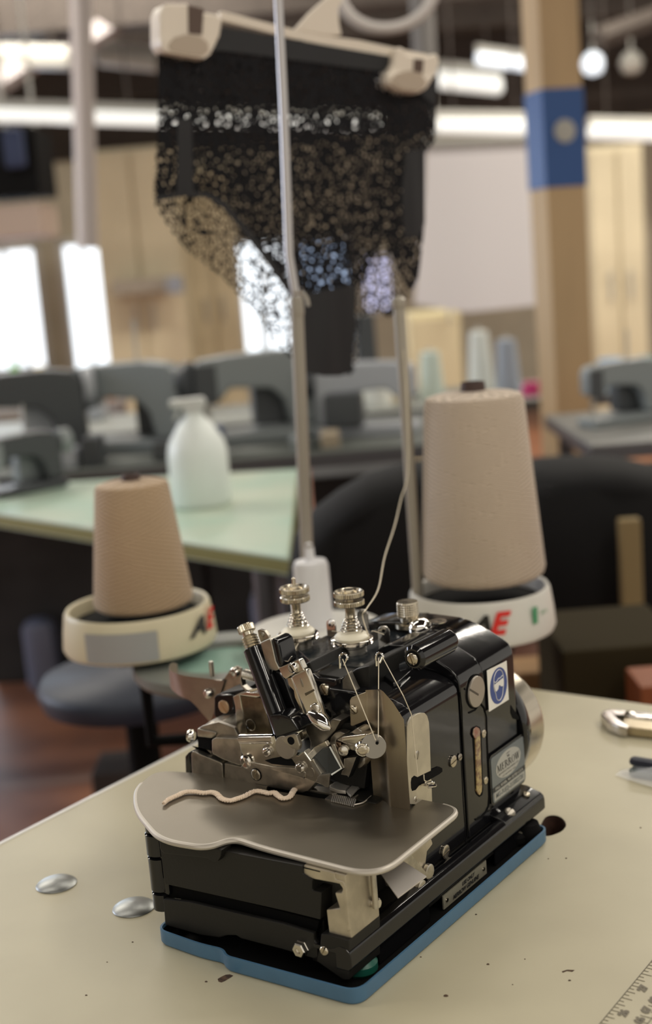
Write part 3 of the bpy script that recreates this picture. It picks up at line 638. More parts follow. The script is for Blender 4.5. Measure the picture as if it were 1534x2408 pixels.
seam([(525, 290), (545, 450), (550, 700), (565, 1000), (585, 1400), (603, 1650), (600, 1740), (580, 1820), (545, 1890)])
seam([(615, 500), (680, 470), (730, 400)], .0007)
seam([(730, 400), (770, 450), (792, 540), (800, 800), (815, 1100), (822, 1350), (815, 1440), (790, 1500), (740, 1555), (680, 1580)], .0008)
# oil cap and oil sight glass
pc = on(*ZS(675, 283), 'x', SX)
obj('oil_cap', lathe([(.0122, 0), (.0127, .001), (.0125, .0022), (.0118, .0026), (.0001, .0026)], pc, (1, 0, 0), n=48), M('oil_cap_zinc', (.40, .36, .31), .42, .7), sm)
obj('cap_recess', lathe([(.0140, 0), (.0140, .0004)], pc, (1, 0, 0), n=48), blackdull, sm)
q0, q1 = on(*ZS(622, 262), 'x', SX+.0026), on(*ZS(712, 318), 'x', SX+.0026); d_ = (q1-q0).normalized(); nn = VX.cross(d_)*.0008
obj('cap_slot', prism([q0-nn, q1-nn, q1+nn, q0+nn], (.0002, 0, 0)), M('slot_dark', (.10, .085, .07), .6, .5), sm)
side('sight_frame', ZS, [(655, 700), (665, 650), (695, 630), (730, 645), (745, 700), (762, 1280), (755, 1330), (725, 1352), (695, 1325), (682, 1200)], blackdull, .0005, .001)
amber = M('oil_window_amber', (.40, .30, .12), .15, noise=.5, nscale=250, c2=(.16, .08, .04), coat=.6)
side('sight_glass', ZS, [(682, 700), (690, 665), (705, 655), (722, 670), (733, 720), (752, 1250), (748, 1300), (728, 1335), (708, 1320), (700, 1290)], amber, .0014, .002, .0006)
side('sight_cap', ZS, [(660, 720), (668, 665), (695, 642), (722, 655), (735, 690), (728, 730), (700, 745), (680, 760)], M('sight_cap_red', (.30, .12, .09), .35, .3, noise=.5, nscale=300, c2=(.35, .27, .2)), .0018, .001, .0004)
screw(sm, on(*ZS(765, 710), 'x', SX), (1, 0, 0), .0034, 2.6, dome=.20)
screw(sm, on(*ZS(785, 1185), 'x', SX), (1, 0, 0), .0033, 2.6, dome=.20)
# safety sticker
stk = side('safety_sticker', None, [(1146, 1577), (1192, 1554), (1197, 1645), (1151, 1674)], M('sticker_white', (.78, .76, .70), .4), .0004, .0004, 0)
s0 = on(1146, 1577, 'x', SX); s1 = on(1197, 1645, 'x', SX)
cy_, cz_ = (s0.y+s1.y)/2, (s0.z+s1.z)/2-.0002; RR = .0149
def yz(pl, x): return [Vector((x, cy_+a*RR, cz_+c*RR)) for a, c in pl]
bl1 = M('sticker_blue', (.035, .07, .25), .35)
obj('blue_disc', prism([Vector((SX+.0005, cy_+RR*.98*math.cos(i*PI/24), cz_+RR*1.02*math.sin(i*PI/24))) for i in range(48)], (.0001, 0, 0)), bl1, sm)
stw = M('sticker_print_white', (.74, .73, .70), .4)
head = smoothpath(yz([(-.56, .35), (-.50, .62), (-.30, .82), (0, .90), (.30, .82), (.50, .60), (.55, .35)], SX+.0008), 5)
face_ = smoothpath(yz([(-.55, .36), (-.58, .1), (-.52, -.15), (-.42, -.30), (-.34, -.62), (-.18, -.78), (0, -.84), (.18, -.78), (.36, -.60), (.46, -.28), (.54, -.05), (.56, .36)], SX+.0008), 5)
brow = smoothpath(yz([(-.50, .40), (-.38, .30), (-.2, .33), (0, .42), (.2, .38), (.4, .45), (.52, .42)], SX+.0008), 5)
b = bmesh.new()
for pth in (head, face_, brow): tube(pth, .00032, 4, b)
obj('head_outline', b, stw, sm)
obj('goggles', prism(yz([(-.54, .16), (-.48, .22), (.46, .30), (.52, .22), (.50, -.08), (.42, -.16), (.20, -.10), (.08, .02), (-.02, .02), (-.12, -.16), (-.36, -.24), (-.46, -.14)], SX+.0008), (.0002, 0, 0)), stw, sm)
# nameplate
npm = M('nameplate_grey', (.22, .245, .26), .35, .6); npt = M('nameplate_text', (.03, .03, .03), .5); npl = M('nameplate_silver', (.50, .50, .47), .4, .5)
q = [on(*ZS(*p), 'x', SX) for p in ((825, 950), (1160, 735), (850, 1418), (1170, 1180))]
y0, y1, z1, z0 = (q[0].y+q[2].y)/2, (q[1].y+q[3].y)/2, (q[0].z+q[1].z)/2, (q[2].z+q[3].z)/2
def rr(ya, yb, za, zb, r, x):
    out = []
    for cyy, czz, a0_ in ((yb-r, zb-r, 0), (ya+r, zb-r, 90), (ya+r, za+r, 180), (yb-r, za+r, 270)):
        for k in range(5): a = math.radians(a0_+k*22.5); out.append(Vector((x, cyy+r*math.cos(a), czz+r*math.sin(a))))
    return out
obj('nameplate_recess', prism(rr(y0-.002, y1+.0015, z0-.002, z1+.002, .005, SX+.0001), (.0006, 0, 0), .0002), blackside, sm)
nameplate = obj('nameplate', prism(rr(y0, y1, z0, z1, .003, SX+.0007), (.0006, 0, 0), .0001), npm, sm)
NX = SX+.0013; wd_, hg = y1-y0, z1-z0; ym = (y0+y1)/2
obj('oval_field', prism([Vector((NX+.00005, ym+wd_*.38*math.cos(i*PI/20), z0+hg*.665+hg*.285*math.sin(i*PI/20))) for i in range(40)], (.0001, 0, 0)), npl, nameplate)
obj('dark_band', prism([Vector((NX+.00005, a, c)) for a, c in ((y0, z0+hg*.235), (y1, z0+hg*.235), (y1, z0+hg*.345), (y0, z0+hg*.345))], (.0001, 0, 0)), npt, nameplate)
obj('serial_field', prism([Vector((NX+.00005, a, c)) for a, c in ((y0+.002, z0+hg*.04), (y1-.002, z0+hg*.04), (y1-.002, z0+hg*.22), (y0+.002, z0+hg*.22))], (.0001, 0, 0)), npl, nameplate)
# serif lettering drawn from strokes
def serif_word(word, y, z, h, wtot, mat, parent, name='lettering'):
    b = bmesh.new(); X = NX+.0003
    def quad(p): 
        vs = [b.verts.new((X, y+a*h, z+c*h)) for a, c in p]; b.faces.new(vs)
    def st(x0, z0_, x1, z1_, t): quad([(x0-t/2, z0_), (x0+t/2, z0_), (x1+t/2, z1_), (x1-t/2, z1_)])
    def sf(x, z_, w_=.3): quad([(x-w_/2, z_-.02), (x+w_/2, z_-.02), (x+w_/2, z_+.03), (x-w_/2, z_+.03)])
    def arc(cx_, cz, rx, rz, a0, a1, t, k=14):
        for i in range(k):
            A, B = [math.radians(a0+(a1-a0)*j/k) for j in (i, i+1)]
            tt = lambda a: t*(.35+.65*abs(math.cos(a)))
            quad([(cx_+(rx-tt(A))*math.cos(A), cz+(rz-t*.35)*math.sin(A)), (cx_+rx*math.cos(A), cz+rz*math.sin(A)), (cx_+rx*math.cos(B), cz+rz*math.sin(B)), (cx_+(rx-tt(B))*math.cos(B), cz+(rz-t*.35)*math.sin(B))])
    W_ = {'M': 1.15, 'E': .78, 'R': .88, 'O': .95, 'W': 1.2}; tot = sum(W_[c] for c in word); h = wtot/tot if False else h
    k = wtot/(tot*h); cur = -tot/2
    def dl(c):
        if c == 'M': st(.15, 0, .15, 1, .06); st(.18, 1, .52, .05, .17); st(.52, .05, .85, 1, .06); st(.90, 0, .90, 1, .17); sf(.15, 0); sf(.9, 0, .36); sf(.12, .97, .24); sf(.92, .97, .3)
        if c == 'E': st(.2, 0, .2, 1, .17); sf(.2, 0, .34); sf(.2, .97, .34); quad([(.2, 0), (.66, 0), (.7, .26), (.62, .06), (.2, .06)]); quad([(.2, 1), (.64, 1), (.66, .76), (.58, .94), (.2, .94)]); quad([(.2, .47), (.5, .47), (.5, .53), (.2, .53)]); st(.5, .38, .5, .62, .04)
        if c == 'R': st(.2, 0, .2, 1, .17); sf(.2, 0, .34); sf(.15, .97, .3); arc(.32, .75, .34, .25, -90, 90, .16); quad([(.2, .94), (.36, .94), (.36, 1), (.2, 1)]); quad([(.2, .5), (.36, .5), (.36, .56), (.2, .56)]); quad([(.36, .52), (.52, .52), (.88, 0), (.68, 0)])
        if c == 'O': arc(.46, .5, .44, .52, 0, 360, .17, 28)
        if c == 'W': st(.12, 1, .38, 0, .17); st(.38, 0, .60, 1, .06); st(.58, 1, .82, 0, .17); st(.82, 0, 1.06, 1, .06); sf(.12, .97, .34); sf(.58, .97, .3); sf(1.08, .97, .28)
    for c in word:
        n0 = len(b.verts); dl(c); b.verts.ensure_lookup_table()
        for v in b.verts[n0:]: v.co.y = y+((v.co.y-y)/h+cur)*h*k
        cur += W_[c]
    return obj(name, b, mat, parent, smooth=0)
serif_word('MERROW', ym, z0+hg*.60, hg*.155, wd_*.69, npt, nameplate)
text('lettering', 'THE', hg*.06, (NX+.0002, ym, z0+hg*.81), VY, VZ, npt, nameplate, bold=.00008)
text('lettering', 'ESTABLISHED', hg*.03, (NX+.0002, ym, z0+hg*.88), VY, VZ, npt, nameplate)
text('lettering', 'SEWING MACHINE CO.', hg*.055, (NX+.0002, ym, z0+hg*.535), VY, VZ, npt, nameplate, wfit=wd_*.62)
text('lettering', 'ESTABLISHED 1838', hg*.04, (NX+.0002, ym, z0+hg*.45), VY, VZ, npt, nameplate, wfit=wd_*.4)
text('lettering', 'FALL RIVER, MA 02720 U.S.A.', hg*.085, (NX+.0002, ym, z0+hg*.29), VY, VZ, npl, nameplate, bold=.0001, wfit=wd_*.86)
text('serial_number', 'MG-3U(2)-215002720', hg*.15, (NX+.0002, ym, z0+hg*.13), VY, VZ, npm, nameplate, bold=.0001, wfit=wd_*.84)
# lower tag on the rail
ta, tc_ = on(1041, 2122, 'x', -.0150), on(1142, 2037, 'x', -.0150)
tag_ = obj('oil_tag', prism([(-.0152, ta.y, .003), (-.0152, tc_.y, .003), (-.0152, tc_.y, .0142), (-.0152, ta.y, .0142)], (.0012, 0, 0), .0001), M('tag_brass', (.50, .47, .36), .4, .5), sm)
tz = .0145; tyc = (ta.y+tc_.y)/2
text('lettering', 'USE ONLY', .0042, (-.0139, tyc+.004, .0112), VY, VZ, npt, tag_, bold=.0002, shear=.3)
text('lettering', 'MERROW GENUINE', .0046, (-.0139, tyc, .0064), VY, VZ, npt, tag_, bold=.0002, shear=.3)
for yy in (ta.y+.005, tc_.y-.005):
    obj('rivet', lathe([(.0018, 0), (.0015, .0008), (.0001, .0011)], (-.0140, yy, .009), (1, 0, 0), n=16), screwm, tag_)
obj('side_plate', box((-.0155, .048, .003), (-.0142, .118, .0175), .0004), black, sm)
obj('side_plate', box((-.0155, .222, .003), (-.0142, .268, .0175), .0004), black, sm)
screw(sm, on(1232, 1960, 'x', -.0140), (1, 0, 0), .0062, .15, dome=.3)
# ------------------------------------------------------------------ top deck
S('deck_ledge', None, [(731, 1578), (735, 1568), (790, 1540), (850, 1500), (905, 1480), (1000, 1490), (1040, 1500), (1030, 1530), (985, 1560), (943, 1598), (925, 1606), (905, 1590), (880, 1582), (850, 1596), (800, 1600), (742, 1592)], 'z', .1765, .012, black, .0018)
S('deck_skirt', None, [(735, 1585), (745, 1592), (800, 1600), (850, 1596), (880, 1582), (905, 1590), (925, 1606), (943, 1598), (960, 1590), (950, 1560), (900, 1540), (760, 1570)], 'z', .166, .030, black, .003)
obj('deck_top', prism(poly([(700, 1525), (790, 1500), (905, 1470), (935, 1440), (1010, 1440), (1060, 1470), (1048, 1510), (985, 1545), (940, 1560), (870, 1570), (780, 1562), (735, 1560)], 'z', .1800), (0, 0, -.02), .0015), M('deck_enamel', (.012, .016, .02), .16, bump=.25, bscale=160, spec=.7), sm)
# boss with screw at the right of the deck
p = on(972, 1549, 'y', .138)
obj('deck_boss', lathe([(.0075, 0), (.0098, .002), (.0098, .046), (.008, .05)], p, (0.05, 1, .02), n=36), black, sm)
obj('boss_recess', lathe([(.0062, .0), (.0062, -.0004)], p, (0, 1, 0), n=28), blackdull, sm)
screw(sm, p+Vector((0, -.0006, 0)), (0, -1, 0), .0048, 1.9, dome=.3)
obj('deck_flange', prism(poly([(940, 1560), (985, 1502), (1010, 1496), (1048, 1508), (1045, 1530), (990, 1570), (940, 1600)], 'z', .1735), (0, 0, -.012), .002), black, sm)
# thread guides
def guide(px, py, z, h, w_=.010, ang=0):
    p = on(px, py, 'z', z); m = Matrix.Translation(p) @ Matrix.Rotation(ang, 4, 'Z'); b = bmesh.new()
    ou = [Vector((-w_/2, 0, 0)), Vector((w_/2, 0, 0)), Vector((w_/2, 0, h*.6))]+[Vector((w_/2*math.cos(a), 0, h*.6+w_/2*math.sin(a))) for a in [PI*i/8 for i in range(1, 8)]]+[Vector((-w_/2, 0, h*.6))]
    prism([m @ q for q in ou], m.to_3x3() @ Vector((0, .0016, 0)), .0003, bm=b)
    g = obj('thread_guide', b, chrome, sm)
    obj('eyelet', lathe([(.0028, 0), (.0028, .0008), (.0014, .0008), (.0014, 0)], m @ Vector((0, 0, h*.65)), m.to_3x3() @ Vector((0, -1, 0)), n=18, cap=False), nickel, g)
    obj('eye_hole', lathe([(.0014, .0001), (.0014, .0003)], m @ Vector((0, 0, h*.65)), m.to_3x3() @ Vector((0, -1, 0)), n=14), blackdull, g)
guide(780, 1498, .180, .017, .011, -.2); guide(855, 1480, .180, .022, .010, .3); guide(905, 1520, .180, .021, .010, .5)
def loopwire(px, py, r, v):
    pts = [on(px+r*math.cos(a), py+r*1.25*math.sin(a), 'y', v) for a in [PI*.9-i*PI*1.8/14*1.0 for i in range(15)]]
    pts = [on(px-r*.9, py+r*2.6, 'y', v)]+[on(px+r*math.cos(a), py-r*1.2*math.sin(a), 'y', v) for a in [PI*(1.0-i/12) for i in range(13)]]+[on(px+r*.2, py+r*1.7, 'y', v)]
    obj('loop_guide', tube(smoothpath(pts, 3), .0010, 8), chrome, sm)
loopwire(808, 1548, 9, .126); loopwire(893, 1545, 8, .132)
# tension assemblies
def tension(px, py, z):
    p = on(px, py, 'z', z); t = p
    obj('tension_seat', lathe([(.0115, -.008), (.0115, -.003), (.0125, -.002), (.0125, 0)], p, n=40), steel, sm)
    obj('tension_disc', lathe([(.012, -.0015), (.0165, .0002), (.0176, .0006), (.0165, .0012), (.0140, .0024), (.0165, .0034), (.0176, .0040), (.0168, .0046), (.006, .0062)], p, n=64), chrome, sm)
    obj('felt_disc', lathe([(.0125, .0044), (.0144, .0052), (.0146, .0062), (.0132, .0078), (.0095, .0094), (.004, .0100)], p, n=48), cream, sm)
    pts = []
    for i in range(90):
        f = i/89; a = f*2*PI*5.5; r = .0048*(1-f)**1.2+.0048; pts.append(p+Vector((r*math.cos(a), r*math.sin(a), .0100+f*.0130)))
    obj('tension_spring', tube(pts, .00055, 6), chrome, sm)
    obj('tension_post', lathe([(.0038, 0), (.0038, .022), (.0040, .0225)]+[(.0040 if i % 2 else .0044, .023+i*.0006) for i in range(16)]+[(.0052, .0335), (.0052, .036), (.0034, .037), (.0034, .043), (.0001, .043)], p, n=28), brass, sm)
    obj('lock_nut', lathe([(.0050, .0318), (.0120, .0325), (.0127, .0332), (.0127, .0362), (.0120, .0370), (.0045, .0372)], p, n=88, knurl=(2, 3, .05)), brass, sm, smooth=12)
    obj('thumb_nut', lathe([(.0040, .0392), (.0120, .0398), (.0127, .0405), (.0127, .0438), (.0122, .0446), (.0112, .0446), (.0100, .0425), (.0050, .0423), (.0045, .046), (.0001, .0462)], p, n=88, knurl=(2, 3, .05)), brass, sm, smooth=12)
    return p
TP2 = tension(829, 1512, .1855); TP1 = tension(702, 1500, .1855)
obj('tension_tip', lathe([(.0018, .046), (.0016, .052), (.0001, .053)], TP1, n=14), brass, sm)
S('tension_bracket', None, [(655, 1500), (700, 1490), (770, 1500), (775, 1530), (735, 1545), (670, 1545), (650, 1520)], 'z', .1735, .014, black, .002)
# knurled oil plug at the rear
kp = on(962, 1468, 'z', .185)
obj('oil_plug', lathe([(.0120, -.002), (.0120, .0015), (.0070, .002), (.0070, .006), (.0092, .0065), (.0095, .008)]+[(.0095 if i % 2 else .0091, .008+i*.0010) for i in range(12)]+[(.0088, .0205), (.0001, .0208)], kp, n=64, knurl=(5, 17, .06)), brass, sm, smooth=10)
obj('oil_dome', lathe([(.0105, -.001), (.0105, .003), (.0085, .007), (.0045, .0095), (.0001, .0102)], on(990, 1480, 'z', .184), n=36), chrome, sm)
obj('oil_port', lathe([(.0075, 0), (.0075, .0008), (.005, .0009), (.0001, .0006)], on(1030, 1462, 'z', .1915), n=28), nickel, sm)
obj('deck_plug', lathe([(.0045, 0), (.0045, .0008), (.0001, .001)], on(935, 1478, 'z', .180), n=20), nickel, sm)
# ------------------------------------------------------------------ needle area
S('take_up_block', ZT, [(690, 290), (780, 230), (880, 200), (1000, 110), (1060, 80), (1120, 130), (1140, 190), (1080, 230), (1040, 340), (1000, 470), (900, 440), (880, 380), (790, 320)], 'y', .108, .012, steel, .0015)
S('take_up_bar', ZT, [(790, 230), (1180, 180), (1240, 210), (1100, 300), (1050, 350), (1010, 375), (790, 322)], 'y', .098, .010, nickel, .0015)
S('take_up_back', ZT, [(610, 240), (680, 160), (760, 140), (860, 180), (700, 290), (700, 330), (790, 380), (800, 560), (830, 740), (740, 640), (620, 420), (598, 320)], 'y', .112, .008, steeld, .0012)
dc = on(*ZT(1320, 378), 'y', .100); dn = Vector((.50, -.86, .10))
obj('thread_eye_disc', lathe([(.0092, 0), (.0094, .0004), (.0094, .0012), (.0090, .0016), (.0001, .0016)], dc, dn, n=48), M('disc_steel', (.34, .32, .29), .38, 1), sm)
obj('disc_hole', lathe([(.0012, 0), (.0012, .0003)], on(*ZT(1375, 330), 'y', .0985), dn, n=16), blackdull, sm)
bc = on(*ZT(1140, 430), 'y', .096)
obj('take_up_bolt', lathe([(.0058, -.006), (.0062, -.001), (.0062, 0), (.0050, .0016), (.0001, .0018)], bc, (.35, -.93, 0), n=36), chrome, sm)
screw(sm, bc+Vector((.0006, -.0016, 0)), (.35, -.93, 0), .0042, .1, dome=.3)
obj('small_nut', lathe([(.0035, 0), (.0042, .001), (.0040, .004), (.0022, .005), (.0001, .005)], on(*ZT(845, 430), 'y', .107), (.3, -1, 0), n=24), nickel, sm)
S('needle_arm', ZT, [(825, 590), (900, 570), (1030, 560), (1000, 700), (900, 905), (885, 870), (775, 850), (800, 780), (832, 760)], 'y', .105, .006, steel, .0008)
S('needle_arm_side', ZT, [(1030, 560), (1055, 575), (1010, 720), (920, 900), (900, 905)], 'y', .1045, .005, blackdull, .0004)
S('looper_finger', ZT, [(620, 355), (660, 345), (700, 400), (740, 520), (790, 640), (830, 745), (800, 760), (740, 660), (680, 520)], 'y', .104, .003, steel, .0006)
S('looper_finger', ZT, [(690, 320), (780, 325), (795, 450), (830, 740), (800, 700), (745, 520)], 'y', .108, .003, M('copper_steel', (.34, .24, .17), .35, 1), .0006)
S('cast_lug', ZT, [(1020, 640), (1080, 560), (1180, 560), (1180, 680), (1120, 740), (1040, 780)], 'y', .112, .01, steeld, .0025)
S('rear_wall', ZT, [(550, 0), (1000, 0), (1230, 540), (1170, 1080), (1000, 1080), (560, 900)], 'y', .122, .01, blackmat, .001)
# clear acrylic eye guard
gq = [on(*ZT(*q), 'y', v) for q, v in (((150, 460), .092), ((310, 385), .100), ((600, 392), .104), ((790, 745), .098), ((625, 850), .090), ((430, 852), .088))]
nn = (gq[1]-gq[0]).cross(gq[4]-gq[0]).normalized()*.0010
b = bmesh.new(); a_ = [b.verts.new(q) for q in gq]; c_ = [b.verts.new(q+nn) for q in gq]
b.faces.new(a_); b.faces.new(c_[::-1])
for i in range(6): b.faces.new((a_[i], a_[(i+1) % 6], c_[(i+1) % 6], c_[i]))
obj('clear_guard', b, M('acrylic_sheet', (.25, .26, .24), .05, alpha=.08, spec=.5), sm)
obj('guard_edge', tube(smoothpath([gq[2], gq[3]], 2)+[gq[4]], .0007, 6), M('acrylic_edge', (.75, .76, .70), .2), sm)
S('guard_mount', ZT, [(265, 640), (320, 600), (460, 830), (440, 860), (390, 840)], 'y', .091, .002, nickel, .0003)
S('guard_bracket', ZT, [(350, 390), (520, 300), (575, 385), (480, 420), (330, 560), (270, 480)], 'y', .103, .004, nickel, .0006)
S('chain_guard', ZT, [(450, 850), (600, 830), (570, 1060), (520, 1050), (380, 960), (400, 880)], 'y', .093, .002, steeld, .0004)
footm = M('foot_steel', (.60, .57, .52), .42, .75)
obj('presser_foot', prism([on(*ZT(*q), 'z', .0985) for q in ((590, 1000), (700, 960), (870, 905), (1020, 950), (870, 1075), (860, 1110), (740, 1100), (600, 1050))], (0, 0, -.003), .0006), footm, sm)
obj('presser_foot_toe', prism([on(*ZT(*q), 'z', .0990) for q in ((870, 1110), (1030, 950), (1060, 960), (1215, 880), (1225, 915), (1140, 1010), (1060, 1060), (940, 1185), (900, 1150))], (0, 0, -.0022), .0006), footm, sm)
b = prism([on(*ZT(*q), 'z', .0945) for q in ((520, 1235), (640, 1150), (1075, 1185), (1000, 1250), (940, 1335), (720, 1290))], (0, 0, -.003), .0003)
obj('feed_dog_plate', b, steeld, sm)
b = bmesh.new()
for i in range(13):
    x = 655+i*30; y = 1160+i*7
    prism([on(*ZT(*q), 'z', .0952) for q in ((x, y), (x+16, y+3), (x-20, y+110), (x-36, y+105))], (0, 0, -.0012), bm=b)
obj('feed_dog_teeth', b, footm, sm)
obj('stitch_tongue', prism([on(*ZT(*q), 'z', .0958) for q in ((960, 1205), (1070, 1165), (1080, 1190), (1010, 1245))], (0, 0, -.0015), .0003), nickel, sm)
obj('throat_strip', prism([on(*ZT(*q), 'z', .0955) for q in ((120, 1010), (600, 1050), (860, 1110), (640, 1160), (180, 1080))], (0, 0, -.002), .0003), steeld, sm)
screw(sm, on(*ZT(1235, 1135), 'z', .0925), (0, 0, 1), .0046, .4, dome=.25, mat=steeld)
obj('throat_wire', tube(smoothpath([on(*ZT(*q), 'z', .0945) for q in ((980, 1345), (1100, 1320), (1170, 1290), (1280, 1200))], 4), .0006, 6), rimm, sm)
# ------------------------------------------------------------------ left side swing arm
arm = [on(x, y, 'y', v) for x, y, v in ((412, 1560, .20), (402, 1565, .192), (398, 1580, .186), (402, 1595, .184), (425, 1603, .188), (470, 1608, .19), (530, 1604, .19))]
def strap(top, bot, mat, name, th=.0016):
    b = bmesh.new(); a_ = [b.verts.new(q) for q in top]; c_ = [b.verts.new(q) for q in bot]
    for i in range(len(top)-1): b.faces.new((a_[i], a_[i+1], c_[i+1], c_[i]))
    bmesh.ops.solidify(b, geom=b.faces[:], thickness=th); return obj(name, b, mat, sm, smooth=50)
tp = smoothpath([on(x, y, 'y', v) for x, y, v in ((418, 1562, .230), (408, 1558, .216), (399, 1563, .204), (398, 1573, .194), (410, 1582, .186), (440, 1590, .184), (490, 1596, .184), (528, 1602, .184))], 4)
bt = smoothpath([on(x, y, 'y', v) for x, y, v in ((418, 1600, .230), (408, 1600, .216), (400, 1606, .204), (403, 1620, .194), (425, 1638, .186), (450, 1650, .184), (478, 1680, .184), (495, 1700, .184))], 4)
strap(tp, bt, M('swing_arm_steel', (.42, .36, .31), .36, 1, noise=.1, nscale=80), 'swing_arm')
S('swing_arm_plate', ZL, [(640, 720), (670, 690), (720, 620), (760, 580), (800, 570), (840, 590), (860, 640), (850, 700), (860, 780), (900, 850), (760, 860), (640, 860), (560, 900), (480, 900), (500, 1130), (420, 960), (330, 930), (200, 700)], 'y', .186, .002, steel, .0004)
obj('arm_pin', lathe([(.0022, 0), (.0022, .013), (.0018, .014)], on(*ZL(540, 680), 'y', .19), (0, 0, 1), n=14), steel, sm)
obj('arm_eyelet', lathe([(.0040, 0), (.0048, .0015), (.0040, .003), (.0028, .003), (.0026, 0)], on(*ZL(780, 640), 'y', .186), (0, -1, 0), n=24, cap=False), chrome, sm)
screw(sm, on(*ZL(500, 860), 'y', .183), (-.3, -1, .1), .0046, 1.0, dome=.7, mat=chrome)
S('arm_bracket', ZL, [(555, 905), (575, 880), (650, 850), (880, 810), (880, 1100), (780, 1330), (700, 1250), (640, 1140), (570, 1120), (552, 1080)], 'y', .150, .03, blackmat, .002)
S('arm_bracket_face', ZL, [(556, 900), (580, 880), (700, 870), (760, 880), (790, 1140), (640, 1140), (560, 1110)], 'y', .1465, .006, black, .0012)
screw(sm, on(*ZL(665, 1000), 'y', .1465), (0, -1, 0), .0058, 2.2, dome=.1, mat=M('copper_screw', (.55, .38, .24), .35, .8))
S('mirror_box', ZL, [(830, 880), (1060, 905), (1200, 1330), (900, 1310), (870, 1100)], 'y', .128, .03, M('mirror_box_steel', (.24, .20, .15), .25, 1, noise=.2, nscale=300), .0012)
S('mirror_box_side', ZL, [(755, 895), (800, 875), (832, 880), (900, 1250), (915, 1320), (800, 1330), (780, 1000)], 'y', .1272, .01, nickel, .0008)
S('mirror_box_top', ZL, [(770, 885), (900, 845), (1040, 860), (1045, 895), (1000, 905), (830, 880)], 'y', .127, .01, chrome, .001)
obj('box_ring', lathe([(.0048, 0), (.0050, .0003), (.0045, .0004), (.0043, 0)], on(*ZL(948, 1195), 'y', .1278), (0, -1, 0), n=32, cap=False), nickel, sm)
S('left_shelf', ZL, [(500, 1160), (640, 1150), (780, 1330), (820, 1350), (800, 1400), (550, 1400), (450, 1200)], 'y', .128, .02, steeld, .001)
# ------------------------------------------------------------------ threads
def thread(pts, r, label, group=None, name='sewing_thread'):
    return obj(name, tube(pts, r, 6), threadm, label=label, cat='thread', group=group)
thread([on(806, 1550, 'y', .1245), on(884, 1741, 'y', .0975)], .00045, 'pale thread slanting down from the front wire loop to the steel disc')
thread([on(891, 1547, 'y', .130), on(890, 1734, 'y', .0975)], .0004, 'pale thread hanging straight down beside the steel disc')
thread([on(901, 1547, 'y', .130), on(949, 1636, 'y', .1105), on(968, 1680, 'x', -.0200), on(976, 1760, 'x', -.0205), on(983, 1822, 'x', -.0205)], .0004, 'pale thread running down over the light plate on the machine side')
thread(smoothpath([on(*ZS(*q), 'x', -.0185) for q in ((160, 1125), (163, 1170), (175, 1190), (240, 1205))], 3), .0004, 'short pale thread end caught at the looper slot')
thread([on(*Z5(640, 330), 'y', .18), on(*Z5(570, 460), 'y', .15), on(*Z5(525, 520), 'y', .118)], .0004, 'pale thread under the rear left tension disc')
gp = on(862, 1432, 'y', .22)
tpts = smoothpath([TP2+Vector((.016, .003, .003)), on(853, 1450, 'y', .215), gp, on(890, 1385, 'y', .30), on(905, 1310, 'y', .37), on(928, 1238, 'y', .45), on(943, 1175, 'y', .53), on(960, 1100, 'y', .60), on(955, 900, 'y', .64), on(938, 705, 'y', .65)], 8)
thread(tpts, .00065, 'twisted pale thread rising from the machine to the tall thread stand', name='supply_thread')
thread(smoothpath([TP2+Vector((-.016, 0, .003)), on(795, 1487, 'z', .19), on(781, 1484, 'z', .19)], 4), .0004, 'thin pale thread between the front tension disc and a chrome guide')
thread(smoothpath([TP2+Vector((.012, .012, .008)), on(880, 1484, 'z', .193), on(903, 1492, 'z', .193)], 4), .0004, 'thin pale thread from the front tension disc to the right chrome guide')
# crocheted chain lying on the plate
cp = smoothpath([on(*Z3(*q), 'z', PZ+.0012) for q in ((235, 250), (270, 222), (330, 195), (370, 178), (430, 175), (490, 183), (540, 178), (575, 190), (610, 222), (660, 232), (700, 222), (750, 205), (820, 172), (880, 178), (910, 185), (945, 180), (970, 200), (1000, 218), (1045, 208), (1070, 170), (1095, 145), (1135, 130))], 8)
b = bmesh.new()
for ph in (0, 2.1, 4.2):
    pts = []
    for i in range(len(cp)*3-2):
        f = i/3; k = int(f); q = cp[k].lerp(cp[min(k+1, len(cp)-1)], f-k); a = i*.62+ph
        d = (cp[min(k+1, len(cp)-1)]-cp[max(k-1, 0)]).normalized(); s_ = d.cross(VZ)
        wv = (.0017 if k > 5 else .0010)*(1+.25*math.sin(i*.9))
        pts.append(q+s_*wv*math.cos(a)+VZ*(.0008+.0009*math.sin(a)))
    tube(pts, .00078, 5, b)
obj('thread_chain', b, M('chain_thread', (.78, .64, .50), .85), label='pinkish beige chain of overlocked thread lying on the steel work plate', cat='thread')
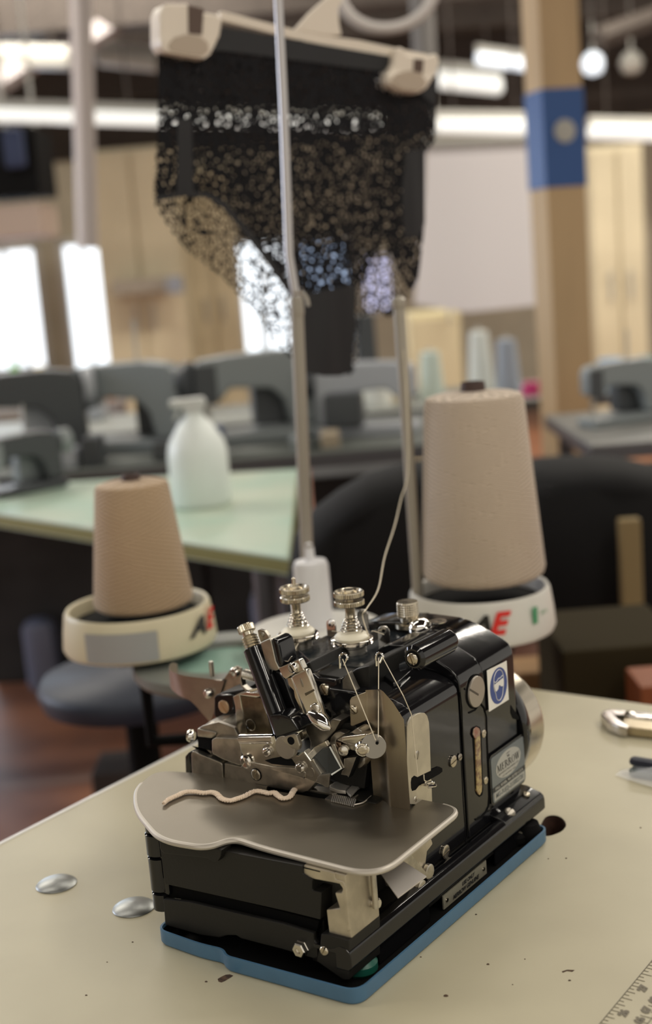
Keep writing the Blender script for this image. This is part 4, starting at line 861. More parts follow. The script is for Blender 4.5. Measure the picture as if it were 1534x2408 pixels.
# ================================================================== THREAD STAND AND CONES BEHIND THE TABLE
lam = M('cone_base_white', (.66, .65, .60), .4); lamy = M('cone_base_cream', (.66, .60, .42), .4)
labelg = M('label_grey', (.36, .37, .36), .45); redm = M('label_red', (.70, .02, .015), .45); inkb = M('label_black', (.012, .012, .012), .45)
grn = M('label_green', (.06, .30, .14), .5)
standm = M('stand_grey_plastic', (.16, .17, .15), .45); mint = M('mint_pad', (.26, .42, .35), .6)
def yarn_mat(name, col, dark, sc):
    m = bpy.data.materials.new(name); m.use_nodes = True; nt = m.node_tree; L = nt.links; b = nt.nodes['Principled BSDF']
    b.inputs['Roughness'].default_value = .85; b.inputs['Sheen Weight'].default_value = .25
    tc = nt.nodes.new('ShaderNodeTexCoord'); sp = nt.nodes.new('ShaderNodeSeparateXYZ'); L.new(tc.outputs['Object'], sp.inputs[0])
    at = nt.nodes.new('ShaderNodeMath'); at.operation = 'ARCTAN2'; L.new(sp.outputs[1], at.inputs[0]); L.new(sp.outputs[0], at.inputs[1])
    outs = []
    for sg in (1, -1):
        m1 = nt.nodes.new('ShaderNodeMath'); m1.operation = 'MULTIPLY'; m1.inputs[1].default_value = sg*20.0; L.new(at.outputs[0], m1.inputs[0])
        m2 = nt.nodes.new('ShaderNodeMath'); m2.operation = 'MULTIPLY_ADD'; m2.inputs[1].default_value = sc; L.new(sp.outputs[2], m2.inputs[0]); L.new(m1.outputs[0], m2.inputs[2])
        nz = nt.nodes.new('ShaderNodeTexNoise'); nz.inputs['Scale'].default_value = 18; L.new(tc.outputs['Object'], nz.inputs['Vector'])
        m3 = nt.nodes.new('ShaderNodeMath'); m3.operation = 'MULTIPLY_ADD'; m3.inputs[1].default_value = 2.; L.new(nz.outputs[0], m3.inputs[0]); L.new(m2.outputs[0], m3.inputs[2])
        m4 = nt.nodes.new('ShaderNodeMath'); m4.operation = 'SINE'; L.new(m3.outputs[0], m4.inputs[0]); outs.append(m4)
    nb = nt.nodes.new('ShaderNodeTexNoise'); nb.inputs['Scale'].default_value = 22; L.new(tc.outputs['Object'], nb.inputs['Vector'])
    rb_ = nt.nodes.new('ShaderNodeMapRange'); rb_.inputs[1].default_value = .46; rb_.inputs[2].default_value = .54; L.new(nb.outputs[0], rb_.inputs[0])
    mx = nt.nodes.new('ShaderNodeMix'); L.new(rb_.outputs[0], mx.inputs[0]); L.new(outs[0].outputs[0], mx.inputs[2]); L.new(outs[1].outputs[0], mx.inputs[3])
    r = nt.nodes.new('ShaderNodeMapRange'); r.inputs[1].default_value = -.2; r.inputs[2].default_value = 1.; L.new(mx.outputs[0], r.inputs[0])
    mc = nt.nodes.new('ShaderNodeMix'); mc.data_type = 'RGBA'; mc.inputs[6].default_value = (*dark, 1); mc.inputs[7].default_value = (*col, 1)
    L.new(r.outputs[0], mc.inputs[0]); L.new(mc.outputs[2], b.inputs['Base Color'])
    bp = nt.nodes.new('ShaderNodeBump'); bp.inputs['Strength'].default_value = .9; bp.inputs['Distance'].default_value = .002
    L.new(r.outputs[0], bp.inputs['Height']); L.new(bp.outputs[0], b.inputs['Normal'])
    return m
yarnR = yarn_mat('pinkish_yarn', (.70, .575, .46), (.46, .37, .28), 1250); yarnL = yarn_mat('tan_yarn', (.56, .40, .25), (.43, .30, .18), 1250)
def solid(px, py, w_px, y):   # point on plane y and metres for a pixel width there
    p = on(px, py, 'y', y); return p, w_px/FPX*(R3.transposed() @ (p-CAM)).z
def cone_set(px, pyt, pyb, wtop, wbot, y, ymat, lab, ring=None):
    p, rt = solid(px, pyt, wtop/2, y)
    # base below it, same vertical axis
    q = on(px, pyb, 'y', y); h = p.z-q.z; rb = wbot/2/FPX*(R3.transposed() @ (q-CAM)).z
    t = thing('thread_cone', lab, 'thread cone', (p.x, y, q.z))
    b = lathe([(rb*.90, 0), (rb*.975, h*.02), (rb, h*.05), (rt+(rb-rt)*.5, h*.52), (rt*1.02, h*.94), (rt*.97, h*.972), (rt*.80, h*.985), (rt*.30, h*1.0), (.001, h*1.0)], (0, 0, 0), n=64)
    me = finish(b, ymat, 'wound_yarn', 50); o = bpy.data.objects.new('wound_yarn', me); COL.objects.link(o); o.parent = t; WM[o.name] = Matrix()
    core = lathe([(rt*.26, h*.99), (rt*.24, h*1.045), (rt*.19, h*1.045), (rt*.19, h*1.0), (.001, h*1.)], (p.x, y, q.z), n=32)
    obj('cone_core', core, M('core_brown', (.05, .025, .02), .6), t)
    return t, q, rb, h
# right cone and its white base ring
CR = on(1120, 1360, 'y', .70)
def D(p): return (R3.transposed() @ (Vector(p)-CAM)).z
def ring_holder(c, r, z0, z1, mat, label, inner=blackdull):
    t = thing('cone_holder', label, 'cone holder', (c.x, c.y, z0))
    obj('ring', lathe([(r*.93, z0+.004), (r*.99, z0), (r*1.02, z0+.006), (r*1.0, (z0+z1)/2), (r*.965, z1-.004), (r*.94, z1), (r*.90, z1-.001), (r*.885, z1-.006), (r*.875, z1-.02)], (c.x, c.y, 0), n=80, cap=False), mat, t, smooth=50)
    obj('dish', lathe([(.01, z1-.014), (r*.60, z1-.012), (r*.88, z1-.018)], (c.x, c.y, 0), n=64), inner, t)
    obj('underside', lathe([(r*.3, z0-.018), (r*.62, z0-.012), (r*.94, z0+.002)], (c.x, c.y, 0), n=64), standm, t)
    return t
def holder_at(px, pyt, pyb, wpx, y, mat, label):
    a = on(px, pyt, 'y', y); b_ = on(px, pyb, 'y', y); r = wpx/2/FPX*D(b_)
    return ring_holder(Vector((a.x, y, 0)), r, b_.z, a.z, mat, label), Vector((a.x, y, 0)), r, b_.z, a.z
hR, cR, rR, z0R, z1R = holder_at(1128, 1378, 1478, 338, .70, lam, 'white round cone holder with red and black letters under the pinkish cone')
tR, qR, rbR, hR_ = cone_set(1113, 918, 1352, 232, 288, .70, yarnR, 'tall pinkish beige thread cone on the white holder behind the machine')
hL, cL, rL, z0L, z1L = holder_at(322, 1420, 1512, 352, .50, lamy, 'cream round cone holder with a grey label at the left')
tL, qL, rbL, hL_ = cone_set(308, 1128, 1418, 172, 232, .50, yarnL, 'short tan thread cone on the cream holder at the left')
def facing(c): return math.atan2(CAM.y-c.y, CAM.x-c.x)
def angpx(c, r, px, py):   # angle on the ring where a pixel falls
    f0 = facing(c); best = None
    for i in range(-80, 81):
        a = f0+math.radians(i); P = Vector((c.x+r*math.cos(a), c.y+r*math.sin(a), .06)); v = R3.transposed() @ (P-CAM); x = 767+FPX*v.x/v.z
        if best is None or abs(x-px) < best[0]: best = (abs(x-px), a)
    return best[1]
zm = (z0R+z1R)/2; k_ = D(Vector((cR.x, cR.y, zm)))/FPX
textcyl('lettering', 'A', 62*k_*1.25, cR, rR*1.02, angpx(cR, rR, 1126, 0), zm-.002, inkb, hR, bold=.0012, shear=.35, wfit=66*k_)
textcyl('lettering', 'E', 58*k_*1.2, cR, rR*1.02, angpx(cR, rR, 1168, 0), zm+.002, redm, hR, bold=.0015, shear=.35, wfit=52*k_)
textcyl('lettering', '&', 20*k_, cR, rR*1.022, angpx(cR, rR, 1138, 0), zm-.006, redm, hR, bold=.0004)
textcyl('lettering', 'amefird.com', 12*k_, cR, rR*1.02, angpx(cR, rR, 1160, 0), zm-.025, labelg, hR, wfit=62*k_)
textcyl('leaf_mark', 'l', 40*k_, cR, rR*1.02, angpx(cR, rR, 1257, 0), zm+.004, grn, hR, bold=.003)
textcyl('lettering', 'eco', 18*k_, cR, rR*1.02, angpx(cR, rR, 1278, 0), zm+.006, grn, hR, wfit=26*k_)
# grey label and letters on the left ring
zm = (z0L+z1L)/2; k_ = D(Vector((cL.x, cL.y, zm)))/FPX
a0_, a1_ = angpx(cL, rL, 205, 0), angpx(cL, rL, 372, 0); b = bmesh.new(); prev = None
for i in range(25):
    a = a0_+(a1_-a0_)*i/24; sl_ = .0
    row = [b.verts.new((cL.x+(rL*1.022)*math.cos(a), cL.y+(rL*1.022)*math.sin(a), z)) for z in (zm-.022, zm+.014)]
    if prev: b.faces.new((prev[0], row[0], row[1], prev[1]))
    prev = row
obj('paper_label', b, labelg, hL)
textcyl('lettering', 'A', 60*k_, cL, rL*1.02, angpx(cL, rL, 466, 0), zm+.004, inkb, hL, bold=.0012, shear=.35, wfit=60*k_)
textcyl('lettering', 'E', 60*k_, cL, rL*1.02, angpx(cL, rL, 492, 0), zm+.006, redm, hL, bold=.0015, shear=.35, wfit=50*k_)
# other dishes of the stand, its poles and base
gC = on(530, 1565, 'y', .52)
t = thing('spool_dish', 'empty green padded spool dish with grey rim left of the sewing machine', 'dish', gC)
gr_ = 215/FPX*D(gC)
obj('rim', lathe([(gr_*.5, -.012), (gr_*.96, -.006), (gr_*1.0, 0), (gr_*1.0, .010), (gr_*.97, .012), (gr_*.60, .012), (gr_*.57, .004)], gC, n=64, cap=False), M('dish_rim', (.17, .18, .16), .4), t)
obj('pad', lathe([(gr_*.58, .004), (.001, .006)], gC, n=64), mint, t)
wC = on(745, 1505, 'y', .60)
t = thing('spool_dish', 'white round spool dish with a white spindle behind the tension discs', 'dish', wC)
wr_ = 172/FPX*D(wC)
obj('rim', lathe([(wr_*.7, -.044), (wr_*.94, -.042), (wr_, -.02), (wr_*.98, .010), (wr_*.90, .016), (.001, .018)], wC, n=64), lam, t)
sp = on(746, 1320, 'y', .60); h = sp.z-wC.z
obj('spindle', lathe([(.0225, .01), (.0215, h-.006), (.019, h), (.006, h+.001), (.0055, h+.018), (.003, h+.022), (.0001, h+.022)], wC, n=40), white, t)
obj('spindle_tip', lathe([(.0058, h+.001), (.0055, h+.020), (.0001, h+.021)], wC, n=20), steeld, t)
st_ = thing('thread_stand', 'tall thread stand with two grey poles and black arms behind the table', 'thread stand', (-.5, .66, FZ))
polem = M('pole_grey', (.34, .31, .26), .45, .4); barem = M('pole_bright', (.52, .50, .50), .3, .8)
pb = on(722, 1300, 'y', .65); pt = on(697, 705, 'y', .65)
dzl = (pt-pb)/(pt.z-pb.z); obj('pole', tube([pb+dzl*(FZ+.02-pb.z), pt], .0082, 16), polem, st_)
obj('pole_collar', lathe([(.0075, 0), (.0085, .004), (.0085, .02), (.006, .024)], (pt.x, .65, pt.z-.02), n=20), polem, st_)
obj('upper_rod', tube([Vector((pt.x+.000, .65, pt.z)), on(680, 600, 'y', .645), on(667, 250, 'y', .64), on(652, -60, 'y', .635)], .0052, 12), barem, st_)
pr = on(937, 705, 'y', .65)
obj('pole', tube([Vector((pr.x, .65, -.05)), Vector((pr.x, .65, pr.z))], .0068, 16), polem, st_)
obj('pole_cap', lathe([(.0075, -.01), (.0085, -.006), (.0085, .0), (.004, .004)], (pr.x, .65, pr.z), n=20), polem, st_)
for c, z in ((cL, z0L-.02), (gC, gC.z-.014), (wC, wC.z-.032), (cR, z0R-.02), (Vector((pr.x, .65, 0)), -.04)):
    obj('arm', tube([Vector((pt.x, .65, -.09)), Vector(((pt.x+c.x)/2, (.65+c.y)/2, -.09)), Vector((c.x, c.y, -.085)), Vector((c.x, c.y, z))], .009, 10), blackdull, st_)
obj('foot_plate', lathe([(.14, 0), (.14, .015), (.05, .03), (.02, .04)], (pt.x, .65, FZ), n=40), blackdull, st_)
# short wire tied at the pole joint
obj('pole_hook', tube([on(690, 690, 'y', .64), on(712, 688, 'y', .64), on(722, 702, 'y', .64), on(726, 720, 'y', .64)], .0022, 8), polem, st_)
# ================================================================== HANGER AND LACE GARMENT
hm = M('hanger_beige', (.74, .66, .56), .45)
def dep(px, py, d): v = ray(px, py); return CAM+v*(d/FPX)
A = dep(385, 35, 1.72); B = dep(1030, 158, 1.95)
hn = (B-A).cross(VZ).normalized()
if hn.dot(CAM-A) < 0: hn = -hn
PH = lambda x, y, off=0.: onp(x, y, A+hn*off, hn)
hg_ = thing('clip_hanger', 'beige plastic clip hanger holding the black lace garment', 'hanger', PH(700, 90))
bar_ = [(520, 25), (600, 45), (690, 68), (760, 82), (850, 95), (930, 112), (1010, 128), (1012, 144), (930, 136), (850, 122), (760, 106), (690, 92), (600, 68), (520, 48)]
obj('hanger_bar', prism([PH(x, y, .008) for x, y in bar_], -hn*.012, .002), hm, hg_)
obj('hanger_neck', prism([PH(x, y, .008) for x, y in [(695, 70), (730, 30), (772, -8), (800, -25), (812, -10), (797, 20), (800, 60), (805, 82), (770, 84)]], -hn*.010, .002), hm, hg_)
hk = smoothpath([PH(x, y) for x, y in [(780, 10), (815, -30), (830, -80), (800, -130), (760, -120), (752, -95)]], 6)
obj('hanger_hook', tube(hk, .004, 8), M('hook_metal', (.6, .6, .6), .25, 1), hg_)
bm_ = M('clip_insert_brown', (.09, .055, .04), .6)
def clip(pl, pl2, ins, oval):
    c = obj('clip', prism([PH(x, y, .022) for x, y in pl], -hn*.034, .004, 3), hm, hg_)
    if pl2: obj('clip_jaw', prism([PH(x, y, .027) for x, y in pl2], -hn*.02, .004, 3), hm, c)
    obj('clip_insert', prism([PH(x, y, .0235) for x, y in ins], -hn*.004, .0005), bm_, c)
    obj('clip_pad', prism([PH(x, y, .0285) for x, y in oval], -hn*.006, .0012), M('clip_pad_tan', (.44, .36, .28), .55), c)
clip([(378, 30), (388, 8), (440, 8), (480, 28), (515, 34), (524, 50), (518, 85), (495, 128), (482, 138), (440, 132), (390, 122), (378, 100)], [(378, 90), (400, 82), (440, 100), (500, 105), (512, 95), (495, 128), (482, 138), (440, 132), (390, 122), (380, 108)], [(443, 12), (480, 20), (476, 82), (444, 78)], [(396, 105), (410, 88), (440, 80), (470, 84), (490, 100), (492, 120), (478, 132), (440, 128), (400, 118)])
clip([(932, 112), (948, 110), (960, 128), (1005, 132), (1028, 124), (1036, 140), (1028, 172), (1005, 208), (985, 220), (945, 214), (912, 196), (908, 180), (928, 150)], [(912, 175), (935, 165), (1000, 180), (1025, 172), (1005, 208), (985, 220), (945, 214), (912, 196)], [(975, 138), (998, 140), (995, 172), (973, 168)], [(918, 190), (935, 172), (965, 165), (992, 172), (1004, 192), (998, 208), (980, 216), (945, 210)])
def lace(name, col, scale, thr, wthr=.0):
    m = bpy.data.materials.new(name); m.use_nodes = True; nt = m.node_tree; L = nt.links; b = nt.nodes['Principled BSDF']
    b.inputs['Base Color'].default_value = (*col, 1); b.inputs['Roughness'].default_value = .8; b.inputs['Specular IOR Level'].default_value = .2
    tc = nt.nodes.new('ShaderNodeTexCoord'); vo = nt.nodes.new('ShaderNodeTexVoronoi'); vo.feature = 'DISTANCE_TO_EDGE'; vo.inputs['Scale'].default_value = scale
    L.new(tc.outputs['Object'], vo.inputs['Vector'])
    nz = nt.nodes.new('ShaderNodeTexNoise'); nz.inputs['Scale'].default_value = 16; nz.inputs['Detail'].default_value = 2; L.new(tc.outputs['Object'], nz.inputs['Vector'])
    ma = nt.nodes.new('ShaderNodeMath'); ma.operation = 'MULTIPLY_ADD'; ma.inputs[1].default_value = .10; ma.inputs[2].default_value = thr-.05; L.new(nz.outputs[0], ma.inputs[0])
    lt = nt.nodes.new('ShaderNodeMath'); lt.operation = 'LESS_THAN'; L.new(vo.outputs['Distance'], lt.inputs[0]); L.new(ma.outputs[0], lt.inputs[1])
    L.new(lt.outputs[0], b.inputs['Alpha']); return m
laceF = lace('black_lace_front', (.008, .008, .010), 125, .225); laceB = lace('black_lace_back', (.010, .010, .012), 125, .105)
solidf = M('black_satin_fabric', (.006, .006, .008), .6, bump=.3, bscale=60)
def cloth(name, pl, off, mat, parent, nx=34, ny=40, wav=.004, inner=None):
    """fabric sheet: a fine grid clipped to the outline, gently folded"""
    xs = [p[0] for p in pl]; ys = [p[1] for p in pl]; 
    b = bmesh.new(); vs = [b.verts.new((x, y, 0)) for x, y in pl]; b.faces.new(vs)
    x0, x1, y0_, y1_ = min(xs), max(xs), min(ys), max(ys)
    for i in range(1, nx): bmesh.ops.bisect_plane(b, geom=b.verts[:]+b.edges[:]+b.faces[:], plane_co=(x0+(x1-x0)*i/nx, 0, 0), plane_no=(1, 0, 0))
    for i in range(1, ny): bmesh.ops.bisect_plane(b, geom=b.verts[:]+b.edges[:]+b.faces[:], plane_co=(0, y0_+(y1_-y0_)*i/ny, 0), plane_no=(0, 1, 0))
    for v in b.verts:
        x, y = v.co.x, v.co.y
        o_ = off+wav*math.sin(x*.045+y*.006)*min(1, (y-100)/200)+wav*.6*math.sin(x*.11-y*.01)
        v.co = PH(x, y, o_)
    return obj(name, b, mat, parent, smooth=80)
gar = thing('lace_garment', 'black lace brief hanging from the beige clip hanger above the machine', 'garment', PH(700, 880))
front = [(372, 110), (420, 60), (530, 66), (700, 92), (930, 130), (1028, 180), (1024, 330), (1000, 360), (1000, 520), (985, 655), (965, 690), (945, 650), (920, 600), (905, 560), (880, 610), (850, 665), (832, 680), (780, 680), (690, 690), (660, 650), (620, 600), (570, 535), (530, 485), (490, 460), (430, 458), (366, 470), (372, 300)]
back = [(374, 112), (530, 70), (930, 134), (1030, 184), (1022, 340), (995, 365), (998, 520), (980, 650), (965, 690), (940, 745), (925, 750), (900, 740), (870, 735), (850, 745), (838, 860), (830, 882), (716, 882), (700, 850), (672, 835), (640, 800), (590, 725), (520, 650), (440, 590), (400, 540), (360, 475), (370, 300)]
cloth('front_panel', front, .006, laceF, gar)
cloth('back_panel', back, -.006, laceB, gar)
cloth('waistband', [(395, 100), (470, 62), (530, 66), (700, 95), (930, 134), (1026, 184), (1026, 250), (930, 172), (700, 142), (530, 120), (480, 118)], .009, solidf, gar, 20, 6, .002)
cloth('gusset', [(712, 690), (760, 682), (838, 668), (836, 760), (828, 872), (800, 884), (760, 884), (718, 874), (705, 780)], .010, solidf, gar, 10, 14, .003)
cloth('side_seam', [(955, 355), (1000, 350), (1000, 520), (985, 560), (950, 560), (945, 450)], .009, solidf, gar, 6, 12, .003)
cloth('side_seam', [(418, 280), (452, 280), (455, 460), (415, 462)], .0085, solidf, gar, 5, 12, .002)
cloth('leg_binding', [(366, 462), (430, 450), (490, 452), (534, 478), (580, 530), (640, 610), (690, 690), (680, 696), (630, 622), (570, 545), (526, 492), (488, 465), (430, 462), (366, 474)], .010, solidf, gar, 26, 20, .002)
# overhead rail carrying the hanger (above the picture)
rp = hk[-14]+VZ*.35
obj('hanger_cord', tube([hk[-14], rp], .0025, 6), lampdim, hg_)
rail = thing('hanging_rail', 'grey steel rail above the machine table carrying the clip hanger', 'rail', Vector((rp.x, rp.y, rp.z)))
obj('rail_tube', tube([rp+VY*-.5+Vector((0, 0, -.006)), rp+VY*.9+Vector((0, 0, -.006))], .010, 12), lampdim, rail)
for q in (-.45, .85): obj('drop_rod', tube([rp+VY*q, Vector((rp.x, rp.y+q, HZ))], .006, 8), lampdim, rail)
# ================================================================== MIDDLE DISTANCE AND BACKGROUND
woodp = M('post_wood', (.50, .35, .19), .6, noise=.12, nscale=6, stretch=(1, 1, .2)); tapeb = M('blue_tape', (.025, .085, .27), .5)
# wooden post, with tape and disc
def post():
    w = 4.2; t = thing('wooden_post', 'square wooden roof post with a blue band at the right', 'post', room(uz(1320, 1000, w)[0], w, FZ))
    u, _ = uz(1330, 600, w); s_ = .066; ang = YAW+math.radians(14)
    def sq(s__, z0, z1, name, mat, bv=.004, du=0.):
        c = room(u, w+.08, 0); m = Matrix.Translation(c) @ Matrix.Rotation(ang, 4, 'Z')
        return obj(name, prism([m @ Vector(q) for q in ((-s__, -s__, z0), (s__, -s__, z0), (s__, s__, z0), (-s__, s__, z0))], (0, 0, z1-z0), bv), mat, t)
    sq(s_, FZ, HZ, 'post_shaft', woodp)
    z1 = uz(1320, 205, w)[1]; z0 = uz(1320, 440, w)[1]
    sq(s_+.003, z0, z1, 'blue_band', tapeb)
    m = Matrix.Translation(room(u, w+.08, 0)) @ Matrix.Rotation(ang, 4, 'Z')
    zc = uz(1320, 308, w)[1]
    obj('round_badge', lathe([(.035, 0), (.034, .006), (.001, .007)], m @ Vector((.0, -s_-.003, zc)), m.to_3x3() @ Vector((0, -1, 0)), n=28), lampdim, t)
post()
# white pattern board behind the garment
wb = M('pattern_paper', (.80, .76, .76), .7)
t = thing('paper_board', 'large white sheet of pattern paper hanging behind the garment, left of the wooden post', 'paper', atw(1130, 730, 5.6))
pts = [atw(x, y, 5.6) for x, y in ((1003, 345), (1120, 338), (1290, 330), (1300, 700), (1290, 716), (1100, 735), (975, 715), (985, 600), (1000, 450))]
obj('sheet', prism(pts, FW*.01, .002), wb, t)
obj('roller', tube([atw(990, 340, 5.6), atw(1310, 325, 5.6)], .02, 10), lampdim, t)
for x in (1030, 1280): obj('hanging_cord', tube([atw(x, 340 if x < 1100 else 328, 5.6), Vector((*atw(x, 335, 5.6).xy, HZ))], .004, 5), lampdim, t)
# tall cream cupboards against the back wall
cab = M('cupboard_cream', (.72, .64, .45), .6, noise=.06, nscale=3); cabd = M('cupboard_door', (.66, .58, .40), .6, noise=.08, nscale=3); gap = M('cupboard_gap', (.16, .12, .08), .8)
def cupboard(x0, x1, y0, w, n, label, y1=None, dep_=.5, mats=(cab, cabd)):
    ym = 620; u0, u1 = uz(x0, ym, w)[0], uz(x1, ym, w)[0]; z1 = uz((x0+x1)/2, y0, w)[1]
    t = thing('cupboard', label, 'cupboard', room((u0+u1)/2, w+dep_/2, FZ))
    rbox('carcass', u0, u1, w, w+dep_, FZ, z1, mats[0], t, .01)
    for i in range(n):
        a, c = u0+(u1-u0)*i/n+.012, u0+(u1-u0)*(i+1)/n-.012
        d = rbox('door', a, c, w-.025, w-.002, FZ+.08, z1-.03, mats[1], t, .004)
        h = c-.05 if i % 2 == 0 else a+.05
        obj('handle', tube([room(h, w-.045, .1), room(h, w-.045, .28)], .009, 6), lampdim, d)
    return t
cupboard(232, 428, 345, 9.4, 2, 'tall cream cupboard right of the bright window')
cupboard(436, 556, 390, 9.95, 2, 'tall cream cupboard seen left of and through the lace garment')
cupboard(1392, 1520, 340, 8.5, 2, 'tall cream cupboard at the right edge beyond the wooden post')
cupboard(955, 1075, 735, 7.5, 1, 'low pale yellow cabinet under the white paper', dep_=.4, mats=(M('pale_yellow', (.66, .58, .36), .6), M('pale_yellow_door', (.70, .62, .40), .6)))
# notice rail and grey box on the cupboard fronts
rpx('wall_rail', 262, 655, 405, 690, 9.2, .12, M('rail_tan', (.34, .30, .24), .6), label='greyish tan rail fixed across the tall cream cupboard left of the garment', cat='rail')
rpx('switch_box', 392, 650, 428, 690, 9.05, .1, M('switch_grey', (.26, .28, .32), .5), label='small grey switch box at the end of the tan rail', cat='switch box')
# upper-left dark cabinet with navy cloth and pipe
t = rpx('hanging_cabinet', -60, 300, 88, 462, 7.2, .5, blackdull, bv=.01, label='black box hanging at the upper left under the long lamp', cat='cabinet')
rpx('navy_cloth', 5, 300, 55, 395, 7.12, .06, M('navy_fabric', (.02, .03, .07), .8), bv=.02, label='navy cloth draped on the black hanging box at upper left', cat='cloth')
rpx('hanging_cabinet', -60, 482, 96, 560, 7.25, .5, M('tan_box', (.42, .33, .27), .6), bv=.01, label='tan box under the black hanging box at the left edge', cat='cabinet')
for x in (10, 80):
    p = atw(x, 300, 7.4); obj('hanging_rod', tube([p, Vector((p.x, p.y, HZ))], .01, 6), lampdim, t)
    p = atw(x, 470, 7.4); obj('hanging_rod', tube([p, Vector((p.x, p.y, p.z+.06))], .01, 6), lampdim, t)
pa = atw(200, 60, 5.2); u_ = (pa-CAM).dot(RT)
qa, qb = atw(190, 0, 5.2), atw(214, 870, 5.2); dz = (qa-qb)/(qa.z-qb.z)
qc = qa.lerp(qb, .66)
obj('support_pipe', tube([qc, qb+dz*(HZ-qb.z)], .040, 16), M('pipe_pinkgrey', (.40, .35, .33), .45), label='pinkish grey pipe hanging from the ceiling above the left window', cat='pipe')
pa = atw(995, 60, 5.4); u_ = (pa-CAM).dot(RT); z_ = atw(995, 135, 5.4).z
obj('support_pipe', tube([room(u_, 5.4, z_), room(u_, 5.4, HZ)], .045, 16), M('pipe_dark', (.20, .19, .18), .5), label='short grey pipe dropping from the ceiling behind the right hanger clip', cat='pipe')
# coiled hose ring hanging at the top
c_ = atw(910, -20, 3.0); pts = [c_+RT*.10*math.cos(a)+VZ*.075*math.sin(a) for a in [i*2*PI/28 for i in range(29)]]
obj('cable_coil', tube(pts, .013, 8), M('coil_grey', (.50, .47, .45), .5), label='pale grey ring of coiled cable at the top edge right of the hanger neck', cat='cable')
pc_ = c_+VZ*.075; obj('coil_cord', tube([pc_, Vector((pc_.x, pc_.y, HZ))], .004, 5), lampdim, label='thin grey cord holding the cable ring at the top edge', cat='cord')
# ---- mint topped cutting table and a second row behind
mintt = M('mint_tabletop', (.36, .50, .40), .35, noise=.1, nscale=4, c2=(.46, .53, .42)); oliv = M('olive_edge', (.20, .19, .05), .5)
def wtable(name, corners, z, th, mat, edge, label, cat='table'):
    c = sum(corners, Vector())/len(corners); t = thing(name, label, cat, (c.x, c.y, FZ))
    obj('tabletop', prism([Vector((q.x, q.y, z)) for q in corners], (0, 0, -th), .004), mat, t)
    obj('edge_strip', prism([Vector((c.x+(q.x-c.x)*1.004, c.y+(q.y-c.y)*1.004, z-.006)) for q in corners], (0, 0, -th+.010), .001), edge, t)
    for q in corners:
        p = c.lerp(Vector((q.x, q.y, 0)), .9); obj('leg', tube([Vector((p.x, p.y, FZ)), Vector((p.x, p.y, z-th))], .022, 8), grey, t)
    return t
g = lambda x, y: on(x, y, 'z', .0)
wtable('cutting_table', [room(-.07, 2.26, 0), room(-.98, 3.22, 0), room(-1.1, 3.40, 0), room(-.06, 3.25, 0)], 0, .035, mintt, oliv, 'mint green topped table with an olive edge behind the thread stand')
wtable('machine_table', [room(-1.9, 3.50, 0), room(.50, 3.50, 0), room(.50, 4.20, 0), room(-1.9, 4.20, 0)], 0, .04, M('grey_table', (.10, .11, .10), .5), grey, 'grey table just behind the mint green table carrying sewing machine heads')
wtable('machine_table', [room(-2.2, 4.5, 0), room(1.9, 4.5, 0), room(1.9, 5.1, 0), room(-2.2, 5.1, 0)], -.02, .04, M('grey_table_far', (.22, .23, .21), .5), grey, 'farther grey table carrying rows of coloured thread cones')
wtable('machine_table', [room(.66, 3.25, 0), room(1.7, 3.25, 0), room(1.7, 3.9, 0), room(.66, 3.9, 0)], 0, .04, M('grey_table_right', (.16, .16, .15), .5), grey, 'dark grey table at the right edge in front of the wooden post')
# ---- background sewing machine heads
gm = M('machine_greygreen', (.22, .245, .25), .4); gmd = M('machine_dark', (.05, .055, .06), .4); gml = M('machine_light', (.38, .40, .43), .4)
def bgmachine(u, w, z, yaw, mat, mat2, s, label):
    c = room(u, w, z); t = thing('sewing_machine', label, 'sewing machine', c, YAW+yaw, 'sewing machines in the background')
    m = Matrix.Translation(c) @ Matrix.Rotation(YAW+yaw, 4, 'Z') @ Matrix.Scale(s, 4)
    P = lambda q: m @ Vector(q); V = lambda q: m.to_3x3() @ Vector(q)
    obj('bed', prism([P(q) for q in ((-.24, -.09, 0), (.24, -.09, 0), (.24, .09, 0), (-.24, .09, 0))], V((0, 0, .05)), .008), mat, t)
    pr_ = [(-.24, .17), (-.24, .30), (-.21, .33), (-.10, .34), (.10, .345), (.20, .33), (.24, .29), (.24, .05), (.13, .05), (.11, .15), (.06, .20), (-.10, .215), (-.14, .17)]
    obj('arm', prism([P((x, -.05, z_)) for x, z_ in pr_], V((0, .10, 0)), .012), mat, t)
    obj('needle_bar', tube([P((-.19, 0, .17)), P((-.19, 0, .06))], .010*s, 8), steel, t)
    obj('face_plate', prism([P(q) for q in ((-.235, -.055, .16), (-.15, -.055, .16), (-.15, -.055, .31), (-.235, -.055, .31))], V((0, .01, 0)), .002), mat2, t)
    obj('handwheel', lathe([(.02, 0), (.065*s, .0), (.07*s, .01), (.07*s, .03), (.02, .035)], P((.24, 0, .26)), V((1, 0, 0)), n=24), mat2, t)
    obj('motor_cover', prism([P(q) for q in ((.0, .05, .05), (.18, .05, .05), (.18, .15, .05), (.0, .15, .05))], V((0, 0, .16)), .01), mat2, t)
    obj('thread_post', tube([P((.05, .02, .34)), P((.05, .02, .50))], .006*s, 6), lampdim, t)
    return t
MZ = -.02
def bm(px, w, yaw, m1, m2, sc_, lb, z=0.): bgmachine(uz(px, 1040, w)[0], w, z, yaw, m1, m2, sc_, lb)
bm(60, 3.80, .25, gmd, gml, .74, 'dark machine head at the left edge above the mint table')
bm(310, 3.85, -.35, gm, gmd, .74, 'grey green machine head behind the tan thread cone')
bm(610, 3.85, .2, gm, gmd, .74, 'grey green machine head right of the white spray bottle')
bm(870, 3.80, 2.9, gml, gmd, .6, 'pale machine head beyond the poles of the thread stand')
